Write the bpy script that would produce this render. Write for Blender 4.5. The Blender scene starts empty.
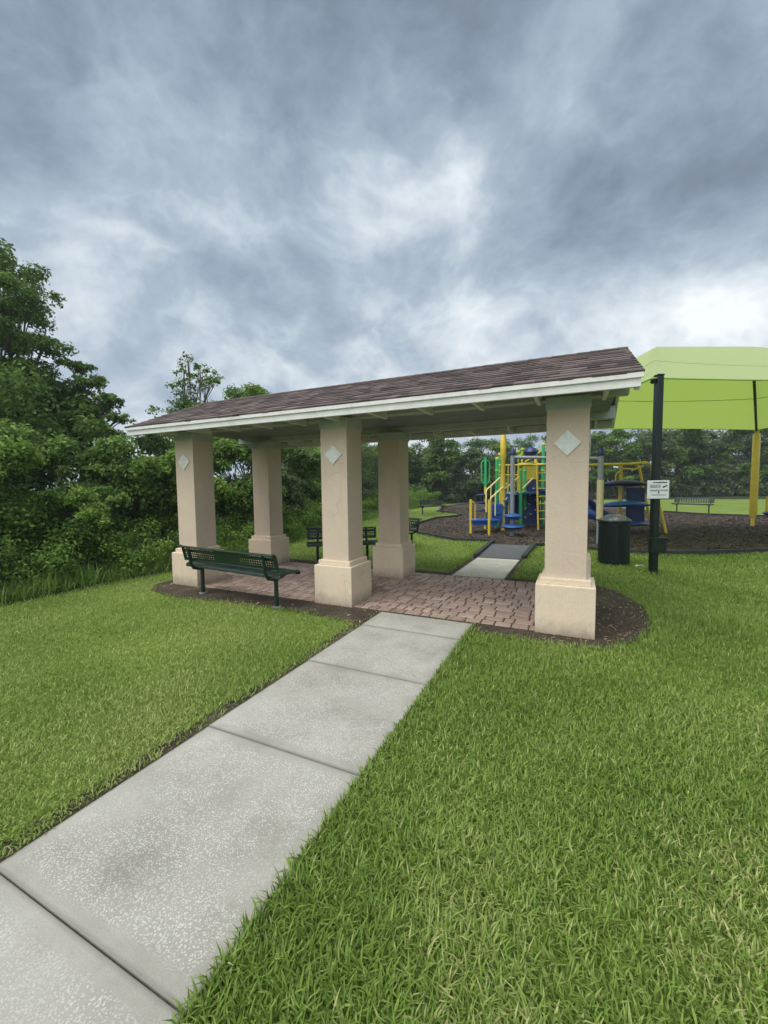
import bpy, math, random
import numpy as np
from mathutils import Vector, Matrix

random.seed(7)
rng = np.random.default_rng(11)
scene = bpy.context.scene
COL = scene.collection
R = math.radians

# ------------------------------------------------------------------ camera
CX, CY, CZ = 5.888, -4.467, 1.55
YAW, PITCH, ROLL = R(-25.21), R(-3.807), R(-0.696)
cam_d = bpy.data.cameras.new('camera')
cam = bpy.data.objects.new('camera', cam_d)
COL.objects.link(cam)
cam_d.sensor_fit = 'VERTICAL'
cam_d.sensor_height = 24.0
cam_d.lens = 410.9 / 1024 * 24.0
cam_d.clip_start = 0.05
cam_d.clip_end = 2000
fw = Vector((math.sin(YAW) * math.cos(PITCH), math.cos(YAW) * math.cos(PITCH), math.sin(PITCH)))
rt = Vector((math.cos(YAW), -math.sin(YAW), 0))
up = rt.cross(fw)
r2 = rt * math.cos(ROLL) + up * math.sin(ROLL)
u2 = -rt * math.sin(ROLL) + up * math.cos(ROLL)
cam.matrix_world = Matrix(((r2.x, u2.x, -fw.x, CX), (r2.y, u2.y, -fw.y, CY), (r2.z, u2.z, -fw.z, CZ), (0, 0, 0, 1)))
scene.camera = cam

scene.view_settings.view_transform = 'Standard'
scene.view_settings.look = 'None'
scene.view_settings.exposure = 0.1
scene.view_settings.gamma = 1.0
scene.view_settings.use_curve_mapping = False
scene.cycles.max_bounces = 6
scene.cycles.diffuse_bounces = 4
scene.cycles.transparent_max_bounces = 6
scene.cycles.use_denoising = True

# ------------------------------------------------------------------ sun direction
SUN_AZ = R(212)          # compass style: angle from +Y towards +X
SUN_EL = R(66)
sd = Vector((math.sin(SUN_AZ) * math.cos(SUN_EL), math.cos(SUN_AZ) * math.cos(SUN_EL), math.sin(SUN_EL)))
sun_d = bpy.data.lights.new('sun', 'SUN')
sun_d.energy = 1.5
sun_d.angle = R(40)
sun_d.color = (1.0, 0.95, 0.87)
sun = bpy.data.objects.new('sun', sun_d)
COL.objects.link(sun)
sun.rotation_euler = sd.to_track_quat('Z', 'Y').to_euler()
sun.location = (0, 0, 30)

# ------------------------------------------------------------------ node helper
class N:
    def __init__(s, tree):
        s.t = tree
        tree.nodes.clear()
    def n(s, typ, **kw):
        nd = s.t.nodes.new(typ)
        for k, v in kw.items():
            if k.startswith('i_'):
                key = k[2:]
                key = int(key) if key.isdigit() else key.replace('_', ' ')
                s.set(nd.inputs[key], v)
            else:
                setattr(nd, k, v)
        return nd
    def set(s, sock, v):
        if isinstance(v, bpy.types.NodeSocket):
            s.t.links.new(v, sock)
        elif isinstance(v, bpy.types.Node):
            s.t.links.new(v.outputs[0], sock)
        else:
            if sock.type == 'RGBA' and len(v) == 3:
                v = (*v, 1)
            sock.default_value = v
    def m(s, op, a, b=None, c=None, clamp=False):
        nd = s.t.nodes.new('ShaderNodeMath'); nd.operation = op; nd.use_clamp = clamp
        s.set(nd.inputs[0], a)
        if b is not None: s.set(nd.inputs[1], b)
        if c is not None: s.set(nd.inputs[2], c)
        return nd.outputs[0]
    def vm(s, op, a, b=None):
        nd = s.t.nodes.new('ShaderNodeVectorMath'); nd.operation = op
        s.set(nd.inputs[0], a)
        if b is not None: s.set(nd.inputs[1], b)
        return nd.outputs['Value'] if op in ('DOT_PRODUCT', 'LENGTH', 'DISTANCE') else nd.outputs[0]
    def mix(s, f, a, b, blend='MIX'):
        nd = s.t.nodes.new('ShaderNodeMix'); nd.data_type = 'RGBA'; nd.blend_type = blend
        s.set(nd.inputs[0], f); s.set(nd.inputs[6], a); s.set(nd.inputs[7], b)
        return nd.outputs[2]
    def ramp(s, f, stops, interp='LINEAR'):
        nd = s.t.nodes.new('ShaderNodeValToRGB'); cr = nd.color_ramp; cr.interpolation = interp
        while len(cr.elements) < len(stops): cr.elements.new(0.5)
        for e, (p, c) in zip(cr.elements, stops):
            e.position = p
            e.color = (c, c, c, 1) if not hasattr(c, '__len__') else (*c[:3], 1)
        s.set(nd.inputs[0], f)
        return nd.outputs[0]
    def noise(s, vec, scale, detail=4, rough=0.55, dist=0.0):
        nd = s.n('ShaderNodeTexNoise'); s.set(nd.inputs['Vector'], vec)
        nd.inputs['Scale'].default_value = scale; nd.inputs['Detail'].default_value = detail
        nd.inputs['Roughness'].default_value = rough; nd.inputs['Distortion'].default_value = dist
        return nd.outputs[0]

# ------------------------------------------------------------------ world
world = bpy.data.worlds.new('World')
scene.world = world
world.use_nodes = True
w = N(world.node_tree)
tc = w.n('ShaderNodeTexCoord').outputs['Generated']
sep = w.n('ShaderNodeSeparateXYZ', i_0=tc)
dz = w.m('MAXIMUM', sep.outputs['Z'], 0.0)
den = w.m('ADD', dz, 0.16)
px = w.m('DIVIDE', sep.outputs['X'], den)
py = w.m('DIVIDE', sep.outputs['Y'], den)
cv = w.n('ShaderNodeCombineXYZ', i_0=px, i_1=py, i_2=0.0).outputs[0]
puff = w.vm('MULTIPLY', tc, (1.0, 1.0, 1.45))          # direction, flattened: rounded cloud heaps
warp = w.n('ShaderNodeTexNoise', i_Vector=puff); warp.inputs['Scale'].default_value = 2.2; warp.inputs['Detail'].default_value = 5
wsub = w.vm('SUBTRACT', warp.outputs['Color'], (0.5, 0.5, 0.5))
def scaled(v, k):
    o = w.vm('SCALE', v); o.node.inputs['Scale'].default_value = k; return o
wv = w.vm('ADD', puff, scaled(wsub, 0.22))
n1 = w.noise(w.vm('ADD', cv, scaled(wsub, 0.5)), 0.9, 3, 0.5)
n2 = w.noise(wv, 3.0, 7, 0.50, 0.0)
n3 = w.noise(wv, 8.0, 8, 0.58, 0.0)
bil = w.m('ABSOLUTE', w.m('MULTIPLY_ADD', w.noise(wv, 4.2, 8, 0.60), 2.0, -1.0))
val = w.m('ADD', w.m('MULTIPLY', w.m('SUBTRACT', n1, 0.5), 0.12), 0.585)
val = w.m('ADD', val, w.m('MULTIPLY', w.m('SUBTRACT', n2, 0.5), 0.85))
val = w.m('ADD', val, w.m('MULTIPLY', w.m('SUBTRACT', n3, 0.5), 0.42))
val = w.m('ADD', val, w.m('MULTIPLY', w.m('SUBTRACT', 0.2, bil), 0.50))
# broad cloud masses and thin bright openings, placed by compass direction
wdir = w.vm('NORMALIZE', w.vm('ADD', tc, scaled(wsub, 0.16)))
for d, wd, amp in [
    ((-0.377, 0.616, 0.692), .020, -.20), ((-0.14, 0.70, 0.70), .018, -.17), ((0.196, 0.849, 0.491), .022, -.20), ((0.25, 0.72, 0.62), .03, -.12),
    ((-0.60, 0.39, 0.70), .03, -.26), ((-0.80, 0.25, 0.55), .03, -.16), ((-0.72, 0.45, 0.52), .008, .10), ((-0.668, 0.668, 0.329), .012, -.08), ((-0.49, 0.73, 0.47), .008, -.12), ((-0.05, 0.88, 0.47), .008, -.10),
    ((-0.361, 0.724, 0.587), .003, .16), ((-0.20, 0.79, 0.574), .003, .23), ((0.215, 0.93, 0.30), .0045, .40), ((0.36, 0.88, 0.30), .010, .22),
    ((-0.198, 0.922, 0.333), .005, .22), ((-0.45, 0.85, 0.255), .006, .20), ((-0.779, 0.493, 0.388), .006, .20), ((-0.68, 0.69, 0.25), .006, .16), ((-0.30, 0.80, 0.52), .004, .12),
    ((-0.037, 0.785, 0.618), .004, .18), ((0.05, 0.955, 0.29), .006, .12), ((-0.60, 0.60, 0.53), .006, .08)]:
    v = Vector(d).normalized()
    dt = w.vm('DOT_PRODUCT', wdir, tuple(v))
    g = w.m('EXPONENT', w.m('DIVIDE', w.m('SUBTRACT', dt, 1.0), wd))
    val = w.m('ADD', val, w.m('MULTIPLY', g, amp))
val = w.m('MULTIPLY_ADD', val, 1.0, 0.0, clamp=True)
cloud = w.ramp(val, [(0.0, (.155, .185, .240)), (0.25, (.215, .265, .34)), (0.45, (.300, .375, .470)), (0.62, (.405, .485, .58)), (0.82, (.64, .71, .77)), (1.0, (.88, .92, .95))])
# unseen sky overhead and behind the viewer is boosted and warmed as added fill
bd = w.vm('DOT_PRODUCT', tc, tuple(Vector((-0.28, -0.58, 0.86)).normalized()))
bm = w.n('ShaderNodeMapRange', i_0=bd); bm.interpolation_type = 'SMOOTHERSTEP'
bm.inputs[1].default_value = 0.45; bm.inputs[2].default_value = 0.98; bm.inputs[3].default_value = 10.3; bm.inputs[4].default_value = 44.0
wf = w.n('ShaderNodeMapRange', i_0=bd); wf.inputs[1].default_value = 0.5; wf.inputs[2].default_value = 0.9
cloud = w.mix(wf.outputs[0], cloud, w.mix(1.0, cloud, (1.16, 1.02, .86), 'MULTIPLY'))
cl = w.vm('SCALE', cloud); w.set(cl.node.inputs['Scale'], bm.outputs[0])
sky = w.n('ShaderNodeTexSky', sky_type='NISHITA', sun_disc=False, sun_elevation=SUN_EL, sun_rotation=SUN_AZ)
cover = w.ramp(val, [(0.0, 0.97), (0.35, 0.9), (0.5, 0.93), (0.8, 1.0)])
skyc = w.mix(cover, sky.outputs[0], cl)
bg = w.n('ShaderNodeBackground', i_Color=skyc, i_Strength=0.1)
w.n('ShaderNodeOutputWorld', i_Surface=bg.outputs[0])

# ------------------------------------------------------------------ materials
def material(name):
    m = bpy.data.materials.new(name); m.use_nodes = True
    return m, N(m.node_tree)

def mat(name, c1, c2=None, scale=6, rough=0.6, bump=0.0, bscale=60, metal=0.0, tone=None, stain=None, spec=0.5, transl=0.0, detail=5, coat=0.0):
    """procedural material: c1..c2 by noise; tone=(ca,cb) ramps the face attribute 'tone'"""
    m, n = material(name)
    co = n.n('ShaderNodeTexCoord').outputs['Object']
    c2 = c2 or tuple(x * 0.82 for x in c1)
    f = n.ramp(n.noise(co, scale, detail, 0.6), [(0.3, 0.0), (0.7, 1.0)])
    col = n.mix(f, c1, c2)
    if tone:
        at = n.n('ShaderNodeAttribute', attribute_name='tone')
        col = n.mix(at.outputs['Fac'], tone[0], tone[1])
        col = n.mix(n.m('MULTIPLY', f, 0.35), col, c2, 'MULTIPLY') if c2 else col
    if stain:
        sf = n.ramp(n.noise(co, stain[1], 6, 0.7), [(0.5, 0.0), (0.75, 1.0)])
        col = n.mix(n.m('MULTIPLY', sf, stain[2]), col, stain[0])
    rg = n.m('MULTIPLY_ADD', f, 0.15, rough - 0.07, clamp=True)
    p = n.n('ShaderNodeBsdfPrincipled', i_Base_Color=col, i_Roughness=rg, i_Metallic=metal)
    p.inputs['Specular IOR Level'].default_value = spec
    p.inputs['Coat Weight'].default_value = coat
    if bump:
        b = n.n('ShaderNodeBump', i_Height=n.noise(co, bscale, 5, 0.6)); b.inputs['Strength'].default_value = bump
        b.inputs['Distance'].default_value = 0.01
        n.set(p.inputs['Normal'], b)
    out = p.outputs[0]
    if transl:
        t = n.n('ShaderNodeBsdfTranslucent', i_Color=col)
        mx = n.n('ShaderNodeMixShader', i_0=transl, i_1=out, i_2=t.outputs[0]); out = mx.outputs[0]
    n.n('ShaderNodeOutputMaterial', i_Surface=out)
    return m

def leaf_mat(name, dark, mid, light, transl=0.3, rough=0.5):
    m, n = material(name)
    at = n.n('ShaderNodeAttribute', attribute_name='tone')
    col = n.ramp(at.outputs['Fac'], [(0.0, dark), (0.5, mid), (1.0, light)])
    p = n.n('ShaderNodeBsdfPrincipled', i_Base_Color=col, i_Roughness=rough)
    p.inputs['Specular IOR Level'].default_value = 0.2
    t = n.n('ShaderNodeBsdfTranslucent', i_Color=col)
    mx = n.n('ShaderNodeMixShader', i_0=transl, i_1=p.outputs[0], i_2=t.outputs[0])
    n.n('ShaderNodeOutputMaterial', i_Surface=mx.outputs[0])
    return m

M = {}
def stucco_mat(name, c1, c2):
    m, n = material(name)
    co = n.n('ShaderNodeTexCoord').outputs['Object']
    z = n.n('ShaderNodeSeparateXYZ', i_0=co).outputs[2]
    a = n.noise(co, 2.4, 6, 0.65); grain = n.noise(co, 70, 6, 0.7); trowel = n.noise(co, 14, 5, 0.6, 0.6)
    col = n.mix(n.ramp(a, [(.3, 0.), (.7, 1.)]), c1, c2)
    col = n.mix(n.ramp(grain, [(.35, .30), (.6, 0.)]), col, tuple(x * .62 for x in c1))
    streak = n.noise(n.vm('MULTIPLY', co, (9, 9, 1.1)), 1.6, 5, 0.6)
    col = n.mix(n.ramp(streak, [(.52, 0.), (.80, .16)]), col, (.33, .275, .215))
    # soil splashed up from the ground by rain and mowing
    sp = n.n('ShaderNodeMapRange', i_0=n.m('ADD', z, n.m('MULTIPLY', n.m('SUBTRACT', n.noise(co, 9, 5, 0.7), 0.5), 0.22)))
    sp.inputs[1].default_value = 0.16; sp.inputs[2].default_value = 0.0; sp.inputs[3].default_value = 0.0; sp.inputs[4].default_value = 0.65
    col = n.mix(sp.outputs[0], col, (.21, .165, .12))
    vo = n.n('ShaderNodeTexVoronoi', feature='DISTANCE_TO_EDGE', i_Scale=1.3, i_Vector=n.vm('ADD', co, scaled_v(n, n.n('ShaderNodeTexNoise', i_Vector=co, i_Scale=3.0).outputs['Color'], .5)))
    crack = n.m('MULTIPLY', n.m('LESS_THAN', vo.outputs['Distance'], .0035), n.ramp(n.noise(co, 1.2, 3), [(.5, 0.), (.6, .4)]))
    col = n.mix(crack, col, (.25, .20, .16))
    p = n.n('ShaderNodeBsdfPrincipled', i_Base_Color=col, i_Roughness=0.88)
    h = n.m('ADD', n.m('MULTIPLY', grain, .5), trowel)
    bp = n.n('ShaderNodeBump', i_Height=h); bp.inputs['Strength'].default_value = 0.45; bp.inputs['Distance'].default_value = 0.008
    n.set(p.inputs['Normal'], bp)
    n.n('ShaderNodeOutputMaterial', i_Surface=p.outputs[0]); return m
def scaled_v(n, v, k):
    o = n.vm('SCALE', v); o.node.inputs['Scale'].default_value = k; return o
M['stucco'] = stucco_mat('stucco', (.65, .52, .405), (.59, .47, .365))
M['stucco_base'] = stucco_mat('stucco_base', (.77, .63, .475), (.70, .57, .425))
M['trim'] = mat('white_trim', (.74, .72, .70), (.64, .63, .61), 9, 0.55, 0.1, 60, stain=((.34, .35, .33), 5, .35))
M['beam'] = mat('painted_beam', (.46, .48, .48), (.38, .40, .40), 5, 0.6, 0.1, 50, stain=((.30, .30, .28), 3, .3))
M['soffit'] = mat('painted_sheathing', (.25, .265, .29), (.19, .205, .23), 5, 0.65, 0.1, 40)
M['shingle'] = mat('asphalt_shingle', (.1, .07, .07), (.55, .5, .5), 120, 0.92, 0.7, 260, tone=((.055, .040, .039), (.185, .138, .128)), detail=3)
M['tile'] = mat('glazed_tile', (.74, .73, .69), (.56, .56, .53), 22, 0.35, 0.1, 60)
M['grout'] = mat('tile_edge', (.50, .49, .45), None, 10, 0.7)
M['green_metal'] = mat('green_coated_metal', (.008, .030, .020), (.006, .022, .015), 12, 0.36, 0.12, 130)
M['dark_green'] = mat('dark_green_paint', (.005, .011, .010), (.003, .008, .007), 8, 0.4, 0.1, 80)
M['black_metal'] = mat('black_coated_metal', (.010, .014, .013), (.006, .009, .009), 12, 0.35, 0.1, 90)
M['galv'] = mat('worn_galvanised', (.30, .31, .30), (.2, .2, .2), 30, 0.5, metal=0.6)
M['yellow'] = mat('yellow_paint', (.72, .53, .07), (.64, .46, .06), 5, 0.38, 0.03, 60, stain=((.42, .32, .08), 7, .2))
M['pale_yellow'] = mat('sun_faded_yellow_paint', (.74, .66, .26), (.66, .57, .20), 5, 0.45)
M['pgreen'] = mat('play_green_paint', (.035, .42, .15), (.03, .36, .13), 5, 0.38)
M['lime'] = mat('lime_plastic', (.38, .60, .06), None, 5, 0.4)
M['blue'] = mat('blue_plastic', (.018, .085, .33), (.014, .068, .27), 3, 0.35, stain=((.05, .12, .3), 4, .3))
M['navy'] = mat('navy_plastic', (.012, .026, .13), (.010, .02, .10), 3, 0.4)
M['grey_pole'] = mat('grey_powdercoat', (.24, .26, .28), (.19, .21, .23), 6, 0.4)
M['tan_lit_band'] = mat('tan_lit_band', (.58, .50, .30), (.48, .40, .22), 8, 0.5)  # tan that carries the yellowish light on the lower pole
M['hold'] = mat('pale_plastic', (.45, .50, .56), None, 5, 0.4)
M['curb'] = mat('black_rubber_border', (.030, .031, .033), (.020, .020, .022), 6, 0.7, 0.2, 60)
M['curb_pale'] = mat('weathered_grey_border', (.14, .14, .135), (.09, .09, .088), 6, 0.7, 0.2, 60)
M['rubber'] = mat('rubber_mat', (.105, .108, .118), (.075, .077, .085), 90, 0.85, 0.4, 200, stain=((.15, .15, .155), 2, .4))
M['sign_white'] = mat('sign_white', (.74, .76, .74), (.66, .69, .67), 8, 0.45)
M['ink'] = mat('sign_ink', (.03, .032, .04), None, 20, 0.6)
M['bag'] = mat('grey_bin_bag', (.10, .105, .11), (.014, .020, .022), 10, 0.3, 0.4, 25)
M['paper'] = mat('white_paper', (.75, .75, .73), None, 10, 0.7)
M['bark'] = mat('bark', (.12, .095, .07), (.06, .048, .036), 8, 0.9, 0.8, 30)
M['pale_bark'] = mat('pale_bark', (.22, .19, .15), (.12, .10, .08), 8, 0.9, 0.6, 30)
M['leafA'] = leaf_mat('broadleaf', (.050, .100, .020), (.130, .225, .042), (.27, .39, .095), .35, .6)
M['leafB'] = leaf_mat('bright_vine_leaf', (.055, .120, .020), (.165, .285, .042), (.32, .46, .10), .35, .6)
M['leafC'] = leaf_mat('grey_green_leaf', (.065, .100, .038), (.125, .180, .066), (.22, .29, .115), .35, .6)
M['blade'] = leaf_mat('grass_blade', (.085, .150, .026), (.208, .312, .056), (.48, .49, .20), 0.3, 0.55)
M['weed'] = leaf_mat('weed_blade', (.085, .16, .028), (.20, .32, .06), (.34, .43, .14), 0.3, 0.6)
M['straw'] = leaf_mat('dry_clippings', (.16, .12, .07), (.30, .24, .14), (.45, .38, .25), 0.1, 0.8)
M['litterchip'] = leaf_mat('bark_chip', (.03, .022, .016), (.075, .055, .04), (.15, .115, .085), 0.0, 0.9)

def sail_mat():
    m, n = material('lime_shade_cloth')
    co = n.n('ShaderNodeTexCoord').outputs['Object']
    f = n.noise(co, 1.2, 4, 0.5)
    col = n.mix(f, (.56, .66, .33), (.61, .70, .38))
    d = n.n('ShaderNodeBsdfDiffuse', i_Color=col)
    t = n.n('ShaderNodeBsdfTranslucent', i_Color=(.46, .62, .12, 1))
    mx = n.n('ShaderNodeMixShader', i_0=0.50, i_1=d.outputs[0], i_2=t.outputs[0])
    n.n('ShaderNodeOutputMaterial', i_Surface=mx.outputs[0]); return m
M['sail'] = sail_mat()
M['sail_seam'] = mat('sail_stitching', (.30, .44, .08), None, 10, 0.8)

def ground_mat(name, cols, scale, fine, bump=0.5, bdist=0.02):
    m, n = material(name)
    co = n.n('ShaderNodeTexCoord').outputs['Object']
    a = n.noise(co, scale, 6, 0.6); b = n.noise(co, fine, 6, 0.7)
    f = n.m('ADD', n.m('MULTIPLY', a, 0.5), n.m('MULTIPLY', b, 0.5))
    col = n.ramp(f, [(0.34, cols[0]), (0.5, cols[1]), (0.64, cols[2])])
    p = n.n('ShaderNodeBsdfPrincipled', i_Base_Color=col, i_Roughness=0.95)
    p.inputs['Specular IOR Level'].default_value = 0.15
    bp = n.n('ShaderNodeBump', i_Height=b); bp.inputs['Strength'].default_value = bump; bp.inputs['Distance'].default_value = bdist
    n.set(p.inputs['Normal'], bp)
    n.n('ShaderNodeOutputMaterial', i_Surface=p.outputs[0]); return m
M['lawn'] = ground_mat('lawn_turf', ((.095, .140, .026), (.150, .210, .040), (.205, .265, .060)), 0.6, 22)
M['soil'] = ground_mat('dark_bed_soil', ((.035, .028, .020), (.075, .060, .043), (.14, .115, .085)), 2.5, 45, 0.9)
M['mulch'] = ground_mat('brown_wood_mulch', ((.038, .031, .026), (.066, .054, .046), (.105, .088, .074)), 0.8, 38, 1.0, 0.03)
M['woodfloor'] = ground_mat('woodland_floor', ((.018, .022, .010), (.032, .042, .016), (.055, .07, .026)), 1.5, 20, 0.9)
M['joint_sand'] = ground_mat('dark_joint_sand', ((.02, .018, .015), (.03, .026, .022), (.05, .042, .036)), 5, 60, 0.4)

def paver_mat():
    m, n = material('clay_paver')
    co = n.n('ShaderNodeTexCoord').outputs['Object']
    at = n.n('ShaderNodeAttribute', attribute_name='tone')
    base = n.ramp(at.outputs['Fac'], [(0, (.33, .205, .16)), (0.5, (.45, .31, .25)), (1.0, (.56, .42, .35))])
    f = n.noise(co, 70, 6, 0.7)
    col = n.mix(n.ramp(f, [(.35, 0.), (.7, .5)]), base, (.14, .105, .09))
    st = n.ramp(n.noise(co, 1.6, 5, 0.6), [(.42, 0.), (.68, .5)])
    col = n.mix(st, col, (.17, .14, .12))
    p = n.n('ShaderNodeBsdfPrincipled', i_Base_Color=col, i_Roughness=0.8)
    bp = n.n('ShaderNodeBump', i_Height=f); bp.inputs['Strength'].default_value = 0.5; bp.inputs['Distance'].default_value = 0.004
    n.set(p.inputs['Normal'], bp)
    n.n('ShaderNodeOutputMaterial', i_Surface=p.outputs[0]); return m
M['paver'] = paver_mat()

def concrete_mat(name, tint=(1, 1, 1), flecks=1.0, W=1.1, H=1.1):
    """exposed shell-aggregate concrete; UV = metres inside each slab"""
    m, n = material(name)
    co = n.n('ShaderNodeTexCoord').outputs['Object']
    uv = n.n('ShaderNodeUVMap'); uv.uv_map = 'UVMap'
    su = n.n('ShaderNodeSeparateXYZ', i_0=uv.outputs[0])
    du = n.m('MINIMUM', su.outputs[0], n.m('SUBTRACT', W, su.outputs[0]))
    dv = n.m('MINIMUM', su.outputs[1], n.m('SUBTRACT', H, su.outputs[1]))
    edge = n.m('ADD', n.m('MINIMUM', du, dv), n.m('MULTIPLY', n.m('SUBTRACT', n.noise(co, 5, 4), 0.5), 0.10))
    inner = n.n('ShaderNodeMapRange', i_0=edge); inner.interpolation_type = 'SMOOTHSTEP'
    inner.inputs[1].default_value = 0.035; inner.inputs[2].default_value = 0.085
    big = n.noise(co, 1.5, 6, 0.62); fine = n.noise(co, 160, 4, 0.7)
    t = lambda c: tuple(a * b for a, b in zip(c, tint))
    col = n.ramp(big, [(.30, t((.25, .238, .205))), (.48, t((.33, .315, .275))), (.68, t((.40, .385, .34)))])
    col = n.mix(n.ramp(fine, [(.3, 0.35), (.6, 0.)]), col, (.13, .128, .115))
    vs = []
    for sc, th in ((135, .36), (78, .29)):
        vo = n.n('ShaderNodeTexVoronoi', i_Scale=sc, i_Vector=co)
        rnd = n.n('ShaderNodeSeparateColor', i_0=vo.outputs['Color'])
        sh = n.m('MULTIPLY', n.m('LESS_THAN', vo.outputs['Distance'], th), n.m('GREATER_THAN', rnd.outputs[0], 0.30))
        vs.append(sh)
    fl = n.m('MAXIMUM', vs[0], vs[1])
    patch = n.ramp(n.noise(co, 3.2, 4, 0.5), [(.34, .45), (.5, 1.)])
    fl = n.m('MULTIPLY', n.m('MULTIPLY', fl, patch), n.m('MULTIPLY', inner.outputs[0], flecks))
    col = n.mix(n.m('MULTIPLY', fl, 0.52), col, (.66, .65, .60))
    stn = n.ramp(n.noise(co, 2.4, 7, 0.7, 0.0), [(.52, 0.), (.70, .4)])
    col = n.mix(stn, col, (.16, .150, .118))
    e2 = n.n('ShaderNodeMapRange', i_0=n.m('MINIMUM', du, dv)); e2.inputs[2].default_value = 0.03; e2.inputs[3].default_value = 0.55; e2.inputs[4].default_value = 0.0; e2.inputs[2].default_value = 0.02
    col = n.mix(e2.outputs[0], col, (.10, .10, .085))
    p = n.n('ShaderNodeBsdfPrincipled', i_Base_Color=col, i_Roughness=0.85)
    h = n.m('ADD', n.m('MULTIPLY', fl, 0.6), fine)
    bp = n.n('ShaderNodeBump', i_Height=h); bp.inputs['Strength'].default_value = 0.5; bp.inputs['Distance'].default_value = 0.003
    n.set(p.inputs['Normal'], bp)
    n.n('ShaderNodeOutputMaterial', i_Surface=p.outputs[0]); return m
M['concrete'] = concrete_mat('shell_aggregate_concrete')
M['concrete_far'] = concrete_mat('pale_smooth_concrete', (1.75, 1.72, 1.62), 0.25, 0.85, 1.95)

# ------------------------------------------------------------------ object helpers
def tag(o, label=None, cat=None, group=None, kind=None):
    if label: o['label'] = label
    if cat: o['category'] = cat
    if group: o['group'] = group
    if kind: o['kind'] = kind
    return o

def empty(name, loc, rz=0.0, label=None, cat=None, group=None):
    o = bpy.data.objects.new(name, None); COL.objects.link(o)
    o.empty_display_size = 0.2
    o.location = loc; o.rotation_euler = (0, 0, rz)
    return tag(o, label, cat, group)

def copy_tree(o, parent=None):
    c = o.copy(); COL.objects.link(c)
    if parent: c.parent = parent
    for ch in [x for x in COL.objects if x.parent == o]:
        copy_tree(ch, c)
    return c

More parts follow.
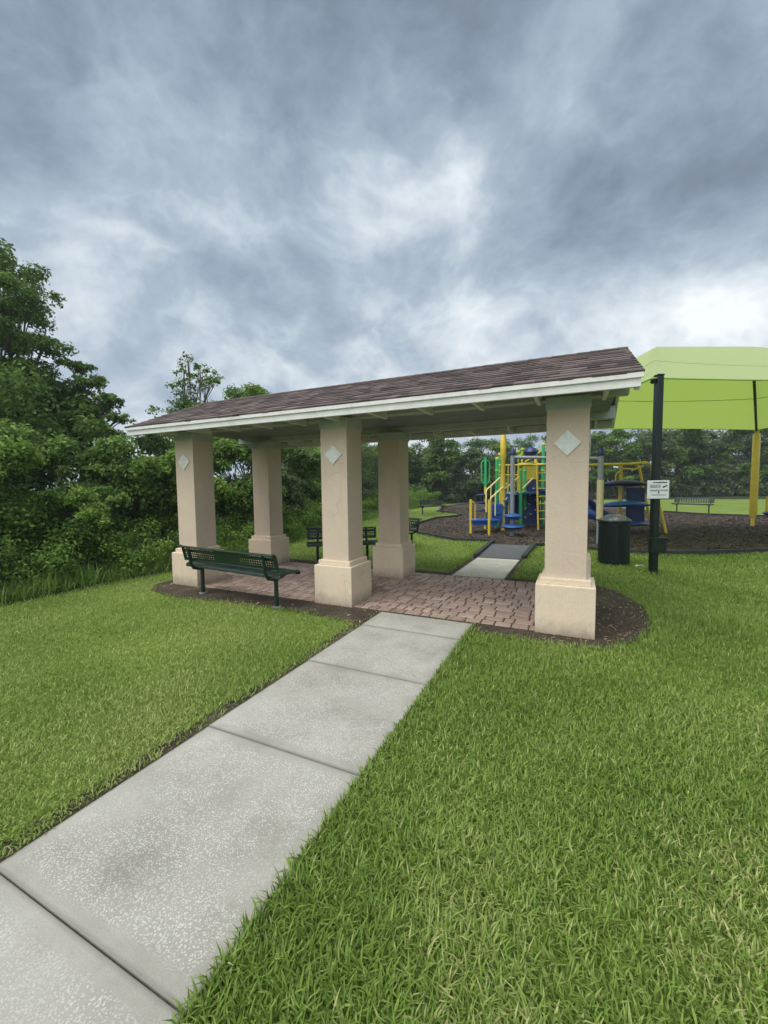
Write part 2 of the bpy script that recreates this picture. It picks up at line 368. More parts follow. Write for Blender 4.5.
class MB:
    """mesh builder; off is subtracted from world coordinates when built under a thing"""
    def __init__(s): s.v = []; s.f = []; s.t = []; s.uv = None
    def add(s, vs, fs, tone=0.5):
        b = len(s.v); s.v += [tuple(p) for p in vs]
        s.f += [tuple(b + i for i in f) for f in fs]; s.t += [tone] * len(fs)
    def box(s, x0, y0, z0, x1, y1, z1, tone=0.5, bev=0.0):
        if bev <= 0:
            s.add([(x0, y0, z0), (x1, y0, z0), (x1, y1, z0), (x0, y1, z0), (x0, y0, z1), (x1, y0, z1), (x1, y1, z1), (x0, y1, z1)],
                  [(0, 3, 2, 1), (4, 5, 6, 7), (0, 1, 5, 4), (1, 2, 6, 5), (2, 3, 7, 6), (3, 0, 4, 7)], tone)
        else:
            b = bev
            r = [(x0 + b, y0), (x1 - b, y0), (x1, y0 + b), (x1, y1 - b), (x1 - b, y1), (x0 + b, y1), (x0, y1 - b), (x0, y0 + b)]
            ri = [(min(max(x, x0 + b), x1 - b), min(max(y, y0 + b), y1 - b)) for x, y in r]
            vs = [(x, y, z0) for x, y in r] + [(x, y, z1 - b) for x, y in r] + [(x, y, z1) for x, y in ri]
            fs = [tuple(range(7, -1, -1)), tuple(range(16, 24))]
            for k in range(8):
                j = (k + 1) % 8
                fs += [(k, j, 8 + j, 8 + k), (8 + k, 8 + j, 16 + j, 16 + k)]
            s.add(vs, fs, tone)
    def obox(s, c, ax, ay, az, hx, hy, hz, tone=0.5):
        c, ax, ay, az = map(Vector, (c, ax, ay, az))
        vs = [c + ax * (sx * hx) + ay * (sy * hy) + az * (sz * hz) for sz in (-1, 1) for sx, sy in ((-1, -1), (1, -1), (1, 1), (-1, 1))]
        s.add(vs, [(0, 3, 2, 1), (4, 5, 6, 7), (0, 1, 5, 4), (1, 2, 6, 5), (2, 3, 7, 6), (3, 0, 4, 7)], tone)
    def tube(s, pts, r, n=12, tone=0.5, caps=True, flat=1.0):
        pts = [Vector(p) for p in pts]
        rs = r if hasattr(r, '__len__') else [r] * len(pts)
        rings = []; prev = None
        for i, p in enumerate(pts):
            d = (pts[min(i + 1, len(pts) - 1)] - pts[max(i - 1, 0)]).normalized()
            if prev is None:
                a = Vector((0, 0, 1)) if abs(d.z) < 0.9 else Vector((1, 0, 0))
                x = d.cross(a).normalized()
            else:
                x = (prev - d * prev.dot(d)).normalized()
            y = d.cross(x); prev = x
            rings.append([p + (x * math.cos(2 * math.pi * k / n) + y * math.sin(2 * math.pi * k / n) * flat) * rs[i] for k in range(n)])
        vs = [v for rg in rings for v in rg]; fs = []
        for i in range(len(pts) - 1):
            for k in range(n):
                j = (k + 1) % n
                fs.append((i * n + k, i * n + j, (i + 1) * n + j, (i + 1) * n + k))
        if caps:
            fs.append(tuple(range(n - 1, -1, -1))); fs.append(tuple(range((len(pts) - 1) * n, len(pts) * n)))
        s.add(vs, fs, tone)
    def lathe(s, prof, cx=0, cy=0, n=24, tone=0.5, sx=1, sy=1):
        vs = []; fs = []
        for r, z in prof:
            vs += [(cx + sx * r * math.cos(2 * math.pi * k / n), cy + sy * r * math.sin(2 * math.pi * k / n), z) for k in range(n)]
        for i in range(len(prof) - 1):
            for k in range(n):
                j = (k + 1) % n
                fs.append((i * n + k, i * n + j, (i + 1) * n + j, (i + 1) * n + k))
        fs.append(tuple(range(n - 1, -1, -1))); fs.append(tuple(range((len(prof) - 1) * n, len(prof) * n)))
        s.add(vs, fs, tone)
    def poly(s, pts, z0, z1=None, tone=0.5):
        n = len(pts)
        if z1 is None:
            s.add([(x, y, z0) for x, y in pts], [tuple(range(n))], tone)
        else:
            vs = [(x, y, z0) for x, y in pts] + [(x, y, z1) for x, y in pts]
            s.add(vs, [tuple(range(n - 1, -1, -1)), tuple(range(n, 2 * n))] + [(i, (i + 1) % n, n + (i + 1) % n, n + i) for i in range(n)], tone)
    def build(s, name, m, parent=None, off=(0, 0, 0), smooth=False, loc=None, bevel=0.0):
        me = bpy.data.meshes.new(name)
        o3 = Vector(off)
        me.from_pydata([tuple(Vector(v) - o3) for v in s.v], [], s.f)
        at = me.attributes.new('tone', 'FLOAT', 'FACE'); at.data.foreach_set('value', s.t)
        if s.uv:
            uvl = me.uv_layers.new(name='UVMap')
            uvl.data.foreach_set('uv', np.array(s.uv, dtype=np.float32).ravel())
        me.materials.append(m)
        if smooth:
            me.polygons.foreach_set('use_smooth', [True] * len(me.polygons))
            try: me.set_sharp_from_angle(angle=R(40))
            except Exception: pass
        me.update()
        o = bpy.data.objects.new(name, me); COL.objects.link(o)
        if parent: o.parent = parent
        if loc is not None: o.location = loc
        if bevel:
            b = o.modifiers.new('bevel', 'BEVEL'); b.width = bevel; b.segments = 2; b.limit_method = 'ANGLE'; b.angle_limit = R(40)
        return o

def single(mb, name, m, base, label, cat, group=None, kind=None, **kw):
    """a thing that is one mesh, origin at its base"""
    o = mb.build(name, m, None, off=base, **kw); o.location = base
    return tag(o, label, cat, group, kind)

def arr_mesh(name, V, F4, tone, m, parent=None, loc=(0, 0, 0), tri=False, off=(0, 0, 0)):
    """fast mesh from numpy arrays; F4 (n,k) face indices, tone per face"""
    k = F4.shape[1]
    me = bpy.data.meshes.new(name)
    me.vertices.add(len(V)); me.vertices.foreach_set('co', (V - np.array(off)).astype(np.float32).ravel())
    me.loops.add(F4.size); me.loops.foreach_set('vertex_index', F4.astype(np.int32).ravel())
    me.polygons.add(len(F4)); me.polygons.foreach_set('loop_start', np.arange(0, F4.size, k, dtype=np.int32))
    me.polygons.foreach_set('loop_total', np.full(len(F4), k, dtype=np.int32))
    me.update(calc_edges=True)
    at = me.attributes.new('tone', 'FLOAT', 'FACE'); at.data.foreach_set('value', tone.astype(np.float32))
    me.materials.append(m)
    o = bpy.data.objects.new(name, me); COL.objects.link(o)
    if parent: o.parent = parent
    o.location = loc
    return o

def inside(P, poly):
    x, y = P[:, 0], P[:, 1]; c = np.zeros(len(P), bool); n = len(poly)
    for i in range(n):
        x1, y1 = poly[i]; x2, y2 = poly[(i + 1) % n]
        cond = ((y1 > y) != (y2 > y))
        with np.errstate(divide='ignore', invalid='ignore'):
            xi = (x2 - x1) * (y - y1) / ((y2 - y1) if y2 != y1 else 1e-9) + x1
        c ^= cond & (x < xi)
    return c

# camera-facing site frame: a to the right, b away from the entrance of the path
def S(a, b, z=0.0):
    return (CX + a * math.cos(YAW) + b * math.sin(YAW), CY - a * math.sin(YAW) + b * math.cos(YAW), z)
SITE_ROT = -YAW

# ------------------------------------------------------------------ ground, beds, paths
WOOD_EDGE = [(-1.6, -14), (-1.25, -6), (-1.12, -1.8), (-1.0, -1.1), (-1.02, -0.2), (-0.95, 0.6), (-0.85, 1.9), (-1.25, 5.0), (-1.9, 7.6), (-2.6, 12), (-3.5, 17),
             (-3.7, 21), (-3.5, 27), (-1.5, 31), (3, 34), (8, 36.5), (14, 38.6), (20, 39.3), (32, 40), (60, 40)]
BED = [(-0.28, 0.25), (-0.22, -0.15), (0.05, -0.42), (0.7, -0.55), (1.7, -0.44), (2.9, -0.42), (3.73, -0.52), (3.73, 0.0), (4.87, 0.0), (4.95, -0.30), (5.76, -0.30),
       (6.15, -0.22), (6.47, 0.13), (6.66, 0.69), (6.66, 1.49), (6.42, 2.2), (6.1, 2.45), (5.0, 2.42), (0.1, 2.55), (-0.25, 2.3), (-0.32, 1.2)]
PATIO = [(0.02, 0.02), (6.0, 0.02), (6.0, 2.24), (0.02, 2.24)]
PATH = [(3.74, -12), (4.86, -12), (4.88, 0.01), (3.74, 0.01)]
PATH2 = [(3.98, 2.26), (4.84, 2.26), (4.86, 4.10), (4.02, 4.07)]
RAMP = [(4.02, 4.08), (4.87, 4.11), (4.90, 6.10), (3.95, 6.03)]
MULCH = [(4.02, 4.07), (3.93, 6.55), (2.90, 6.48), (2.21, 7.03), (1.44, 7.62), (.70, 8.61), (.30, 10.56), (.19, 13.2), (.75, 14.6), (.75, 15.4), (.2, 16.5), (-1.17, 17.6), (-2.2, 21.5), (-1.87, 26.5),
         (-0.5, 28.6), (3.5, 27.5), (7.0, 24.0), (9.78, 20.27), (11.19, 18.56), (12.67, 18.08), (17, 18.5), (22, 17), (23, 12), (17, 8.2), (12, 7.4), (9.63, 7.0), (8.3, 6.2), (7.55, 5.85), (6.92, 5.77), (6.17, 5.95), (5.3, 6.3), (4.91, 6.06), (4.87, 4.11)]

g = MB(); g.poly([(-400, -400), (500, -400), (500, 500), (-400, 500)], -0.02)
tag(g.build('lawn_ground', M['lawn'], loc=(0, 0, 0)), kind='structure')
g = MB(); g.poly([(-60, -14)] + WOOD_EDGE + [(60, 110), (-60, 110)], -0.012)
tag(g.build('woodland_ground', M['woodfloor']), kind='structure')
g = MB(); g.poly(BED, -0.006)
tag(g.build('bed_ground', M['soil']), kind='structure')
g = MB(); g.poly(MULCH, -0.008)
tag(g.build('mulch_ground', M['mulch']), kind='structure')
g = MB(); g.poly([(3.60, -12), (4.9, -12), (4.95, 0), (3.62, 0)], -0.010)
g.poly([(3.86, 2.2), (4.95, 2.2), (4.97, 4.1), (3.88, 4.1)], -0.010)
tag(g.build('path_edge_ground', M['soil']), kind='structure')

# concrete path, one slab per joint
g = MB(); g.uv = []
def slab(g, quad, z0, z1, u, v):
    x = quad; b = len(g.v)
    g.add([(p[0], p[1], z0) for p in x] + [(p[0], p[1], z1) for p in x], [(4, 5, 6, 7), (0, 1, 5, 4), (1, 2, 6, 5), (2, 3, 7, 6), (3, 0, 4, 7)])
    g.uv += [(0, 0), (u, 0), (u, v), (0, v)] + [(0, 0)] * 16
joints = [-0.02, -0.53, -1.54, -2.63, -3.72, -4.82, -5.92, -7.02, -8.12, -9.22]
for k in range(len(joints) - 1):
    y1, y0 = joints[k] - 0.003, joints[k + 1] + 0.003
    slab(g, [(3.74, y0), (4.865, y0), (4.87, y1), (3.745, y1)], -0.05, 0.0 if k else 0.002, 1.1, 1.1)
tag(g.build('concrete_path', M['concrete'], bevel=0.004), kind='structure')
g = MB(); g.uv = []
slab(g, PATH2, -0.05, 0.006, 0.85, 1.95)
tag(g.build('far_concrete_path', M['concrete_far'], bevel=0.004), kind='structure')
g = MB(); g.poly(RAMP, -0.05, 0.02)
tag(g.build('rubber_ramp_path', M['rubber'], bevel=0.01), kind='structure')

# paver patio: individually laid tumbled pavers over sand
g = MB(); g.poly(PATIO, -0.03, -0.014)
tag(g.build('patio_bed_ground', M['joint_sand']), kind='structure')
g = MB(); rr = random.Random(3)
colx = [(0.0, 0.0, 0.625, 0.625)]
bases = [(i * 2.754, j * 1.71) for i in range(3) for j in range(2)]
y = 0.03; row = 0
while y < 2.2:
    h = [0.150, 0.150, 0.115][row % 3]
    x = 0.03 - rr.random() * 0.12
    while x < 5.97:
        wd = rr.choice([0.115, 0.15, 0.18, 0.21])
        x0 = max(x, 0.03); x1 = min(x + wd, 5.99)
        if x1 - x0 > 0.04:
            y0 = y + rr.uniform(-.004, .004); y1 = min(y + h, 2.235)
            ok = True
            for bx, by in bases:
                if x0 > bx and x1 < bx + 0.563 and y0 > by and y1 < by + 0.563: ok = False
            if ok:
                zt = 0.002 + rr.uniform(-.0015, .002)
                b = len(g.v)
                g.box(x0 + .0075, y0 + .011, -0.03, x1 - .0065, y1 - .011, zt, min(1, max(0, rr.gauss(.5, .25))), bev=0.007)
        x += wd
    y += h; row += 1
tag(g.build('paver_patio', M['paver']), kind='structure')

# ------------------------------------------------------------------ pavilion
B, SH, HB, HT = 0.563, 0.395, 0.506, 2.285
PO = (3.035, 1.137, 0)
pav = empty('park_pavilion', PO, 0, 'open park pavilion with six tan stucco columns under a brown shingled gable roof', 'pavilion')
so = (B - SH) / 2
def column(i, j):
    x0, y0 = i * 2.754, j * 1.71
    cxx, cyy = x0 + B / 2, y0 + B / 2
    m = MB(); m.box(x0 + so, y0 + so, HB + 0.05, x0 + so + SH, y0 + so + SH, HT)
    o = m.build('column', M['stucco'], pav, PO, bevel=0.006)
    m = MB(); m.box(x0, y0, -0.1, x0 + B, y0 + B, HB)
    m.build('column_base', M['stucco_base'], o, PO, bevel=0.008)
    e = 0.042
    m = MB(); m.box(x0 + e, y0 + e, HB, x0 + B - e, y0 + B - e, HB + 0.062)
    m.build('plinth_step', M['stucco_base'], o, PO, bevel=0.006)
    m = MB(); m.box(x0 + so - .012, y0 + so - .012, HT - .004, x0 + so + SH + .012, y0 + so + SH + .012, HT + 0.125)
    m.build('column_cap', M['beam'], o, PO, bevel=0.004)
    d = 0.128; zc = 1.945
    faces = []
    faces.append((0, -1) if j == 0 else (0, 1))
    if i == 0: faces.append((-1, 0))
    if i == 2: faces.append((1, 0))
    for nx, ny in faces:
        c = Vector((cxx + nx * (SH / 2), cyy + ny * (SH / 2), zc)); t = Vector((-ny, nx, 0)); nn = Vector((nx, ny, 0))
        mm = MB()
        a = (t + Vector((0, 0, 1))).normalized(); b = (Vector((0, 0, 1)) - t).normalized()
        mm.obox(c + nn * 0.006, a, b, nn, d * .7071, d * .7071, 0.009)
        ot = mm.build('diamond_tile', M['tile'], o, PO, bevel=0.002)
for i in range(3):
    for j in range(2):
        column(i, j)
# roof numbers
XL, XR = -0.42, 6.36; YF, YR_, YB = -0.345, 1.137, 2.62; ZE = 2.485; SL = (3.095 - ZE) / (YR_ - YF)
RZ = 3.095
ang = math.atan(SL); nF = Vector((0, -math.sin(ang), math.cos(ang))); dF = Vector((0, math.cos(ang), math.sin(ang)))
nB = Vector((0, math.sin(ang), math.cos(ang))); dB = Vector((0, -math.cos(ang), math.sin(ang)))
LEN = (YR_ - YF) / math.cos(ang)
# beams on top of the columns, run out under the gable overhang
for j in range(2):
    yc = j * 1.71 + B / 2
    m = MB(); m.box(-0.37, yc - .075, HT + .121, 6.33, yc + .075, 2.575)
    m.build('beam', M['beam'], pav, PO, bevel=0.005)
# sheathing (the roof part); shingles, fascias, rafters, rakes hang on it
m = MB()
for e, d_, n_ in ((Vector((0, YF, ZE)), dF, nF), (Vector((0, YB, ZE)), dB, nB)):
    c = e + d_ * (LEN / 2) - n_ * 0.022
    m.obox(Vector(((XL + XR) / 2, c.y, c.z)), (1, 0, 0), d_, n_, (XR - XL) / 2 - .004, LEN / 2, 0.009)
roof = m.build('roof', M['soffit'], pav, PO)
# shingle courses
m = MB(); rr = random.Random(5)
NC = 12; step = LEN / NC
for e, d_, n_ in ((Vector((0, YF, ZE)), dF, nF), (Vector((0, YB, ZE)), dB, nB)):
    for k in range(NC):
        x = XL - 0.02 - rr.random() * .2
        while x < XR + 0.02:
            wd = rr.uniform(0.09, 0.27)
            a, b = max(x, XL - 0.022), min(x + wd, XR + 0.022); x += wd
            if b - a < .02: continue
            th = rr.choice([0.004, 0.004, 0.0075]); tn = min(1, max(0, rr.gauss(.42, .36)))
            lo = k * step - (0.025 if k == 0 else 0.0) - (0.0 if th < .005 else 0.003)
            hi = (k + 1) * step + (0.02 if k < NC - 1 else 0)
            t0 = 0.006 + th
            p = [e + d_ * lo + n_ * (-0.012), e + d_ * lo + n_ * (t0), e + d_ * hi + n_ * (0.001), e + d_ * hi + n_ * (-0.012)]
            vs = [(a + .0006, q.y, q.z) for q in p] + [(b - .0006, q.y, q.z) for q in p]
            m.add(vs, [(0, 1, 2, 3), (7, 6, 5, 4), (0, 4, 5, 1), (1, 5, 6, 2), (3, 2, 6, 7), (0, 3, 7, 4)], tn)
m.build('shingles', M['shingle'], roof, PO)
m = MB(); x = XL - .024
while x < XR:
    b = min(x + .14, XR + .024)
    for d_, n_, sg in ((dF, nF, 1), (dB, nB, -1)):
        p0 = Vector((0, YR_, RZ + 0.014)); q = p0 - d_ * 0.11 + n_ * 0.002
        m.add([(x, p0.y, p0.z + .004), (b, p0.y, p0.z), (b, q.y, q.z), (x, q.y, q.z + .004), (x, p0.y, p0.z - .012), (b, p0.y, p0.z - .012), (b, q.y, q.z - .012), (x, q.y, q.z - .012)],
              [(0, 1, 2, 3), (7, 6, 5, 4), (3, 2, 6, 7), (0, 3, 7, 4), (1, 5, 6, 2)], rr.random() * .7)
    x += .14
m.build('ridge_cap', M['shingle'], roof, PO)
# fascias: a board with a drip strip along its top
for yy, sg in ((YF, -1), (YB, 1)):
    m = MB()
    a, b = sorted((yy, yy - sg * 0.038)); m.box(XL, a, 2.352, XR, b, ZE - 0.022)
    a, b = sorted((yy + sg * .020, yy - 0.0)); m.box(XL - .018, a, 2.425, XR + .018, b, ZE - 0.008)
    m.build('fascia', M['trim'], roof, PO, bevel=0.003)
# rake boards on the gable ends
for xx in (XL, XR - 0.035):
    for e, d_, n_ in ((Vector((0, YF + .04, ZE)), dF, nF), (Vector((0, YB - .04, ZE)), dB, nB)):
        m = MB(); L2 = LEN / 2 - .03
        e2 = Vector((0, e.y, ZE + SL * 0.04)); c = e2 + d_ * L2 - n_ * 0.103
        m.obox((xx + .0175, c.y, c.z), (1, 0, 0), d_, n_, .0175, L2, .068)
        m.build('rake_board', M['trim'], roof, PO)
# rafters
k = 0; x = 0.10
while x < 6.25:
    for e, d_, n_ in ((Vector((0, YF, ZE)), dF, nF), (Vector((0, YB, ZE)), dB, nB)):
        m = MB(); L2 = LEN / 2 - .035
        c = e + d_ * (L2 + .045) - n_ * (0.032 + .055)
        m.obox((x, c.y, c.z), (1, 0, 0), d_, n_, .019, L2, .054)
        m.build('rafter', M['beam'], roof, PO)
    x += 0.595
x = 0.16
while x < 6.25:
    for ya, yb in ((YF + .039, .28 - .078), (1.99 + .078, YB - .039)):
        m = MB(); m.box(x - .019, ya, 2.358, x + .019, yb, 2.47)
        m.build('soffit_lookout', M['trim'], roof, PO)
    x += 0.595
m = MB(); m.box(-.30, .28 + .077, 2.50, 6.25, 1.99 - .077, 2.512)
m.build('ceiling_panel', M['soffit'], pav, PO)
m = MB(); m.box(XL + .04, YR_ - .018, RZ - .20, XR - .04, YR_ + .018, RZ - .045)
m.build('ridge_board', M['beam'], roof, PO)

# ------------------------------------------------------------------ benches
def perforated(mb, f, u0, u1, nu, nv, solid=lambda i, j: False, hole=0.30):
    """surface patch f(u,v); each cell carries a round hole unless solid"""
    for i in range(nu):
        for j in range(nv):
            ua, ub = u0 + (u1 - u0) * i / nu, u0 + (u1 - u0) * (i + 1) / nu
            va, vb = j / nv, (j + 1) / nv
            if solid(i, j):
                mb.add([f(ua, va), f(ub, va), f(ub, vb), f(ua, vb)], [(0, 1, 2, 3)]); continue
            um, vmid = (ua + ub) / 2, (va + vb) / 2; ou, ov = (ub - ua), (vb - va)
            out = [(ua, va), (um, va), (ub, va), (ub, vmid), (ub, vb), (um, vb), (ua, vb), (ua, vmid)]
            inn = [(um + ou * hole * math.cos(R(225 + 45 * k)), vmid + ov * hole * math.sin(R(225 + 45 * k))) for k in range(8)]
            mb.add([f(*p) for p in out] + [f(*p) for p in inn], [(k, (k + 1) % 8, 8 + (k + 1) % 8, 8 + k) for k in range(8)])

def make_bench(L, legx, m1, seat_h=0.45, loc=(0, 0, 0), rz=0, label='', group=None, low=False, solid_mid=True):
    t = empty('park_bench', loc, rz, label, 'bench', group)
    def interp(pts, v):
        ds = [0]
        for p, q in zip(pts, pts[1:]): ds.append(ds[-1] + math.dist(p, q))
        s = v * ds[-1]
        for k in range(len(pts) - 1):
            if s <= ds[k + 1] + 1e-9:
                q = (s - ds[k]) / (ds[k + 1] - ds[k]); return [pts[k][n] + (pts[k + 1][n] - pts[k][n]) * q for n in (0, 1)]
    sp = [(-.20, seat_h - .035), (-.19, seat_h - .01), (-.15, seat_h), (.08, seat_h - .005), (.125, seat_h + .004), (.15, seat_h - .01), (.155, seat_h - .04)]
    fs = lambda u, v: (u, *interp(sp, v))
    nu = 16 if low else 44
    m = MB(); perforated(m, fs, -L / 2, L / 2, nu, 4 if low else 11, lambda i, j: i in (0, nu - 1) or j in (0, (3 if low else 10)))
    o = m.build('seat', m1, t); md = o.modifiers.new('thick', 'SOLIDIFY'); md.thickness = 0.006; md.offset = 0
    m = MB()
    for sx in (-1, 1):
        m.tube([(sx * L / 2, *p) for p in sp], 0.014, 8)
    m.tube([(-L / 2, *sp[-1]), (L / 2, *sp[-1])], 0.014, 8); m.tube([(-L / 2, *sp[0]), (L / 2, *sp[0])], 0.014, 8)
    m.build('seat_rim', m1, o, smooth=True)
    bp = [(-.215, seat_h + .055), (-.235, seat_h + .15), (-.262, seat_h + .245), (-.285, seat_h + .268), (-.31, seat_h + .255)]
    fb = lambda u, v: (u, *interp(bp, v))
    def solid(i, j):
        if i in (0, nu - 1) or j in (0, 7): return True
        return (solid_mid and nu * .36 < i < nu * .62) or j == 4
    m = MB(); perforated(m, fb, -L / 2, L / 2, nu, 4 if low else 8, (lambda i, j: i in (0, nu - 1)) if low else solid, 0.34)
    o = m.build('backrest', m1, t); md = o.modifiers.new('thick', 'SOLIDIFY'); md.thickness = 0.006; md.offset = 0
    m = MB()
    for sx in (-1, 1): m.tube([(sx * L / 2, *p) for p in bp], 0.014, 8)
    m.tube([(-L / 2, *bp[-1]), (L / 2, *bp[-1])], 0.014, 8); m.tube([(-L / 2, *bp[0]), (L / 2, *bp[0])], 0.014, 8)
    m.build('backrest_rim', m1, o, smooth=True)
    for sx in (-1, 1):
        x = sx * legx
        m = MB()
        path = [(x, .11, seat_h - .045), (x, 0.02, seat_h - .075), (x, -.12, seat_h - .085), (x, -.215, seat_h - .055), (x, -.255, seat_h + .02), (x, -.268, seat_h + .12), (x, -.292, seat_h + .235)]
        m.tube(path, [0.022] * 7, 10); m.build('back_support', m1, t, smooth=True)
        m = MB(); m.tube([(x, -.08, -.02), (x, -.08, seat_h - .07)], 0.028, 12)
        lg = m.build('leg', m1, t, smooth=True)
        m = MB(); m.lathe([(.06, -.02), (.06, .012), (.035, .02)], x, -.08, 16); m.build('foot_flange', M['galv'], lg)
    return t

def bench_between(p, q, side, m1, L, label, seat_h=.45, low=False, solid_mid=True):
    """p, q = the feet of the two legs; side=+1: backrest to the right-hand side of p->q"""
    dx, dy = q[0] - p[0], q[1] - p[1]
    a = math.atan2(dy, dx) + (0 if side > 0 else math.pi)
    return make_bench(L, math.hypot(dx, dy) / 2, m1, seat_h, ((p[0] + q[0]) / 2 - .08 * math.sin(a), (p[1] + q[1]) / 2 + .08 * math.cos(a), 0), a, label, None, low, solid_mid)

bench_between((0.97, -.25), (2.44, -.39), 1, M['green_metal'], 1.84, 'dark green perforated metal bench in front of the left column, its back to the viewer', .455)
bench_between((1.13, 2.45), (1.98, 3.0), -1, M['black_metal'], 1.40, 'black perforated bench standing in the grass behind the middle column', .40)
bench_between((1.45, 5.25), (2.28, 4.75), -1, M['black_metal'], 1.15, 'black bench mostly hidden behind the back middle column, only one end showing', .45, True)
bench_between((-1.25, 15.3), (-0.45, 16.2), -1, M['black_metal'], 1.3, 'small distant black bench beside the left loop of the mulch border', .45, True, False)
bench_between((10.40, 20.3), (11.55, 19.7), -1, M['black_metal'], 1.6, 'distant bench on the far lawn behind the mulch, right of the sign post', .45, True, False)

# ------------------------------------------------------------------ trash can, sign post, scrap
tcx, tcy = 6.53, 4.36
t = empty('trash_can', (tcx, tcy, 0), 0, 'dark green slatted trash can with a grey bin bag bulging from its top', 'trash can')
m = MB()
for k in range(34):
    a = 2 * math.pi * k / 34; c, s_ = math.cos(a), math.sin(a)
    for z0, z1, r0, r1 in ((0.05, 0.86, .262, .285),):
        m.obox((c * .262, s_ * .262, .43), (-s_, c, 0), (c, s_, 0), (0, 0, 1), .0205, .004, .39)
slats = m.build('slatted_body', M['dark_green'], t)
m = MB(); m.lathe([(.245, .06), (.25, .80)], n=24); m.build('liner', M['black_metal'], t, smooth=True)
for z in (.07, .76):
    m = MB(); m.lathe([(.264, z), (.273, z + .004), (.273, z + .036), (.264, z + .04)], n=32); m.build('band', M['dark_green'], slats, smooth=True)
m = MB(); m.tube([(math.cos(a) * .27, math.sin(a) * .27, .825) for a in np.linspace(0, 2 * math.pi, 33)], .02, 8, caps=False); m.build('rim', M['dark_green'], t, smooth=True)
m = MB(); vs = []; n_ = 40; fs = []
rr = random.Random(9); ph = [rr.random() * 6 for _ in range(6)]
prof = [(.255, .81), (.265, .835), (.235, .85), (.205, .88), (.165, .91), (.10, .93), (.03, .935)]
for q, (r, z) in enumerate(prof):
    for k in range(n_):
        a = 2 * math.pi * k / n_
        wob = 1 + .05 * math.sin(5 * a + ph[q % 3]) + .035 * math.sin(11 * a + ph[3 + q % 3])
        vs.append((r * wob * math.cos(a), r * wob * math.sin(a), z + .014 * math.sin(7 * a + q)))
for q in range(len(prof) - 1):
    for k in range(n_):
        j = (k + 1) % n_; fs.append((q * n_ + k, q * n_ + j, (q + 1) * n_ + j, (q + 1) * n_ + k))
fs.append(tuple(range((len(prof) - 1) * n_, len(prof) * n_)))
m.add(vs, fs); m.build('bin_bag', M['bag'], t, smooth=True)
for k, (cc, z) in enumerate((((-.075, -.27), .42), ((.075, -.27), .42))):
    m = MB(); m.tube([(cc[0], cc[1], .80), (cc[0] * 1.1, cc[1] - .03, .81)], .012, 8); m.build('lid_lug', M['dark_green'], t)

m = MB(); rr = random.Random(2)
vs = [(rr.uniform(-.08, .08), rr.uniform(-.05, .05), rr.uniform(0.0, .05)) for _ in range(9)]
m.add(vs, [(0, 1, 2), (1, 3, 2), (2, 3, 4), (3, 5, 4), (4, 5, 6), (5, 7, 6), (6, 7, 8), (0, 4, 8)])
s_ = m.build('litter_scrap', M['paper'], loc=(6.93, 4.18, 0.01)); tag(s_, 'crumpled white scrap of litter in the grass right of the trash can', 'litter')

spx, spy = 7.07, 3.69
t = empty('sign_post', (spx, spy, 0), SITE_ROT, 'tall dark green post carrying a white notice board and a small dark box', 'sign post')
m = MB(); m.box(-.052, -.055, -.05, .052, .055, 3.27); m.build('post', M['dark_green'], t, bevel=.012)
m = MB(); m.box(-.058, -.06, 3.27, .058, .06, 3.30); m.build('post_cap', M['dark_green'], t, bevel=.01)
m = MB(); m.box(-.095, -.10, .0, .095, .10, .02); m.build('base_plate', M['dark_green'], t)
m = MB(); m.box(-.135, -.15, .37, .12, -.056, .615); bx = m.build('bag_dispenser', M['dark_green'], t, bevel=.012)
m = MB(); m.box(-.142, -.158, .60, .137, -.070, .622); m.build('dispenser_lid', M['dark_green'], bx, bevel=.006)
m = MB(); m.box(-.178, -.082, 1.265, .172, -.055, 1.565); sg = m.build('notice_board', M['sign_white'], t, bevel=.003)
def inkbar(xa, xb, z, h):      # a line of lettering, seen only as small dark strokes at this distance
    m = MB(); rr = random.Random(int(z * 1000)); x = xa
    while x < xb:
        wd = rr.uniform(.006, .012); q = min(x + wd, xb)
        m.box(x, -.0835, z - h / 2, q, -.0825, z + h / 2 * rr.uniform(.55, 1))
        x = q + rr.choice([.0, .0, .0, .006])
    m.build('lettering_line', M['ink'], sg)
inkbar(-.10, .135, 1.532, .022)
for z in (1.488, 1.468, 1.450): inkbar(-.145, .03, z, .010)
for z in (1.408, 1.392): inkbar(-.145, .15, z, .009)
for z in (1.335, 1.318): inkbar(-.13, .13, z, .005)
m = MB(); m.obox((.0, -.083, 1.365), (1, 0, 0), (0, 1, 0), (0, 0, 1), .010, .0012, .016); m.build('small_emblem', M['ink'], sg)
m = MB(); m.add([(.06, -.0835, 1.448), (.075, -.0835, 1.440), (.145, -.0835, 1.474), (.140, -.0835, 1.490), (.10, -.0835, 1.478), (.066, -.0835, 1.466)], [(0, 1, 2, 3, 4, 5)])
m.build('pictogram', M['ink'], sg)

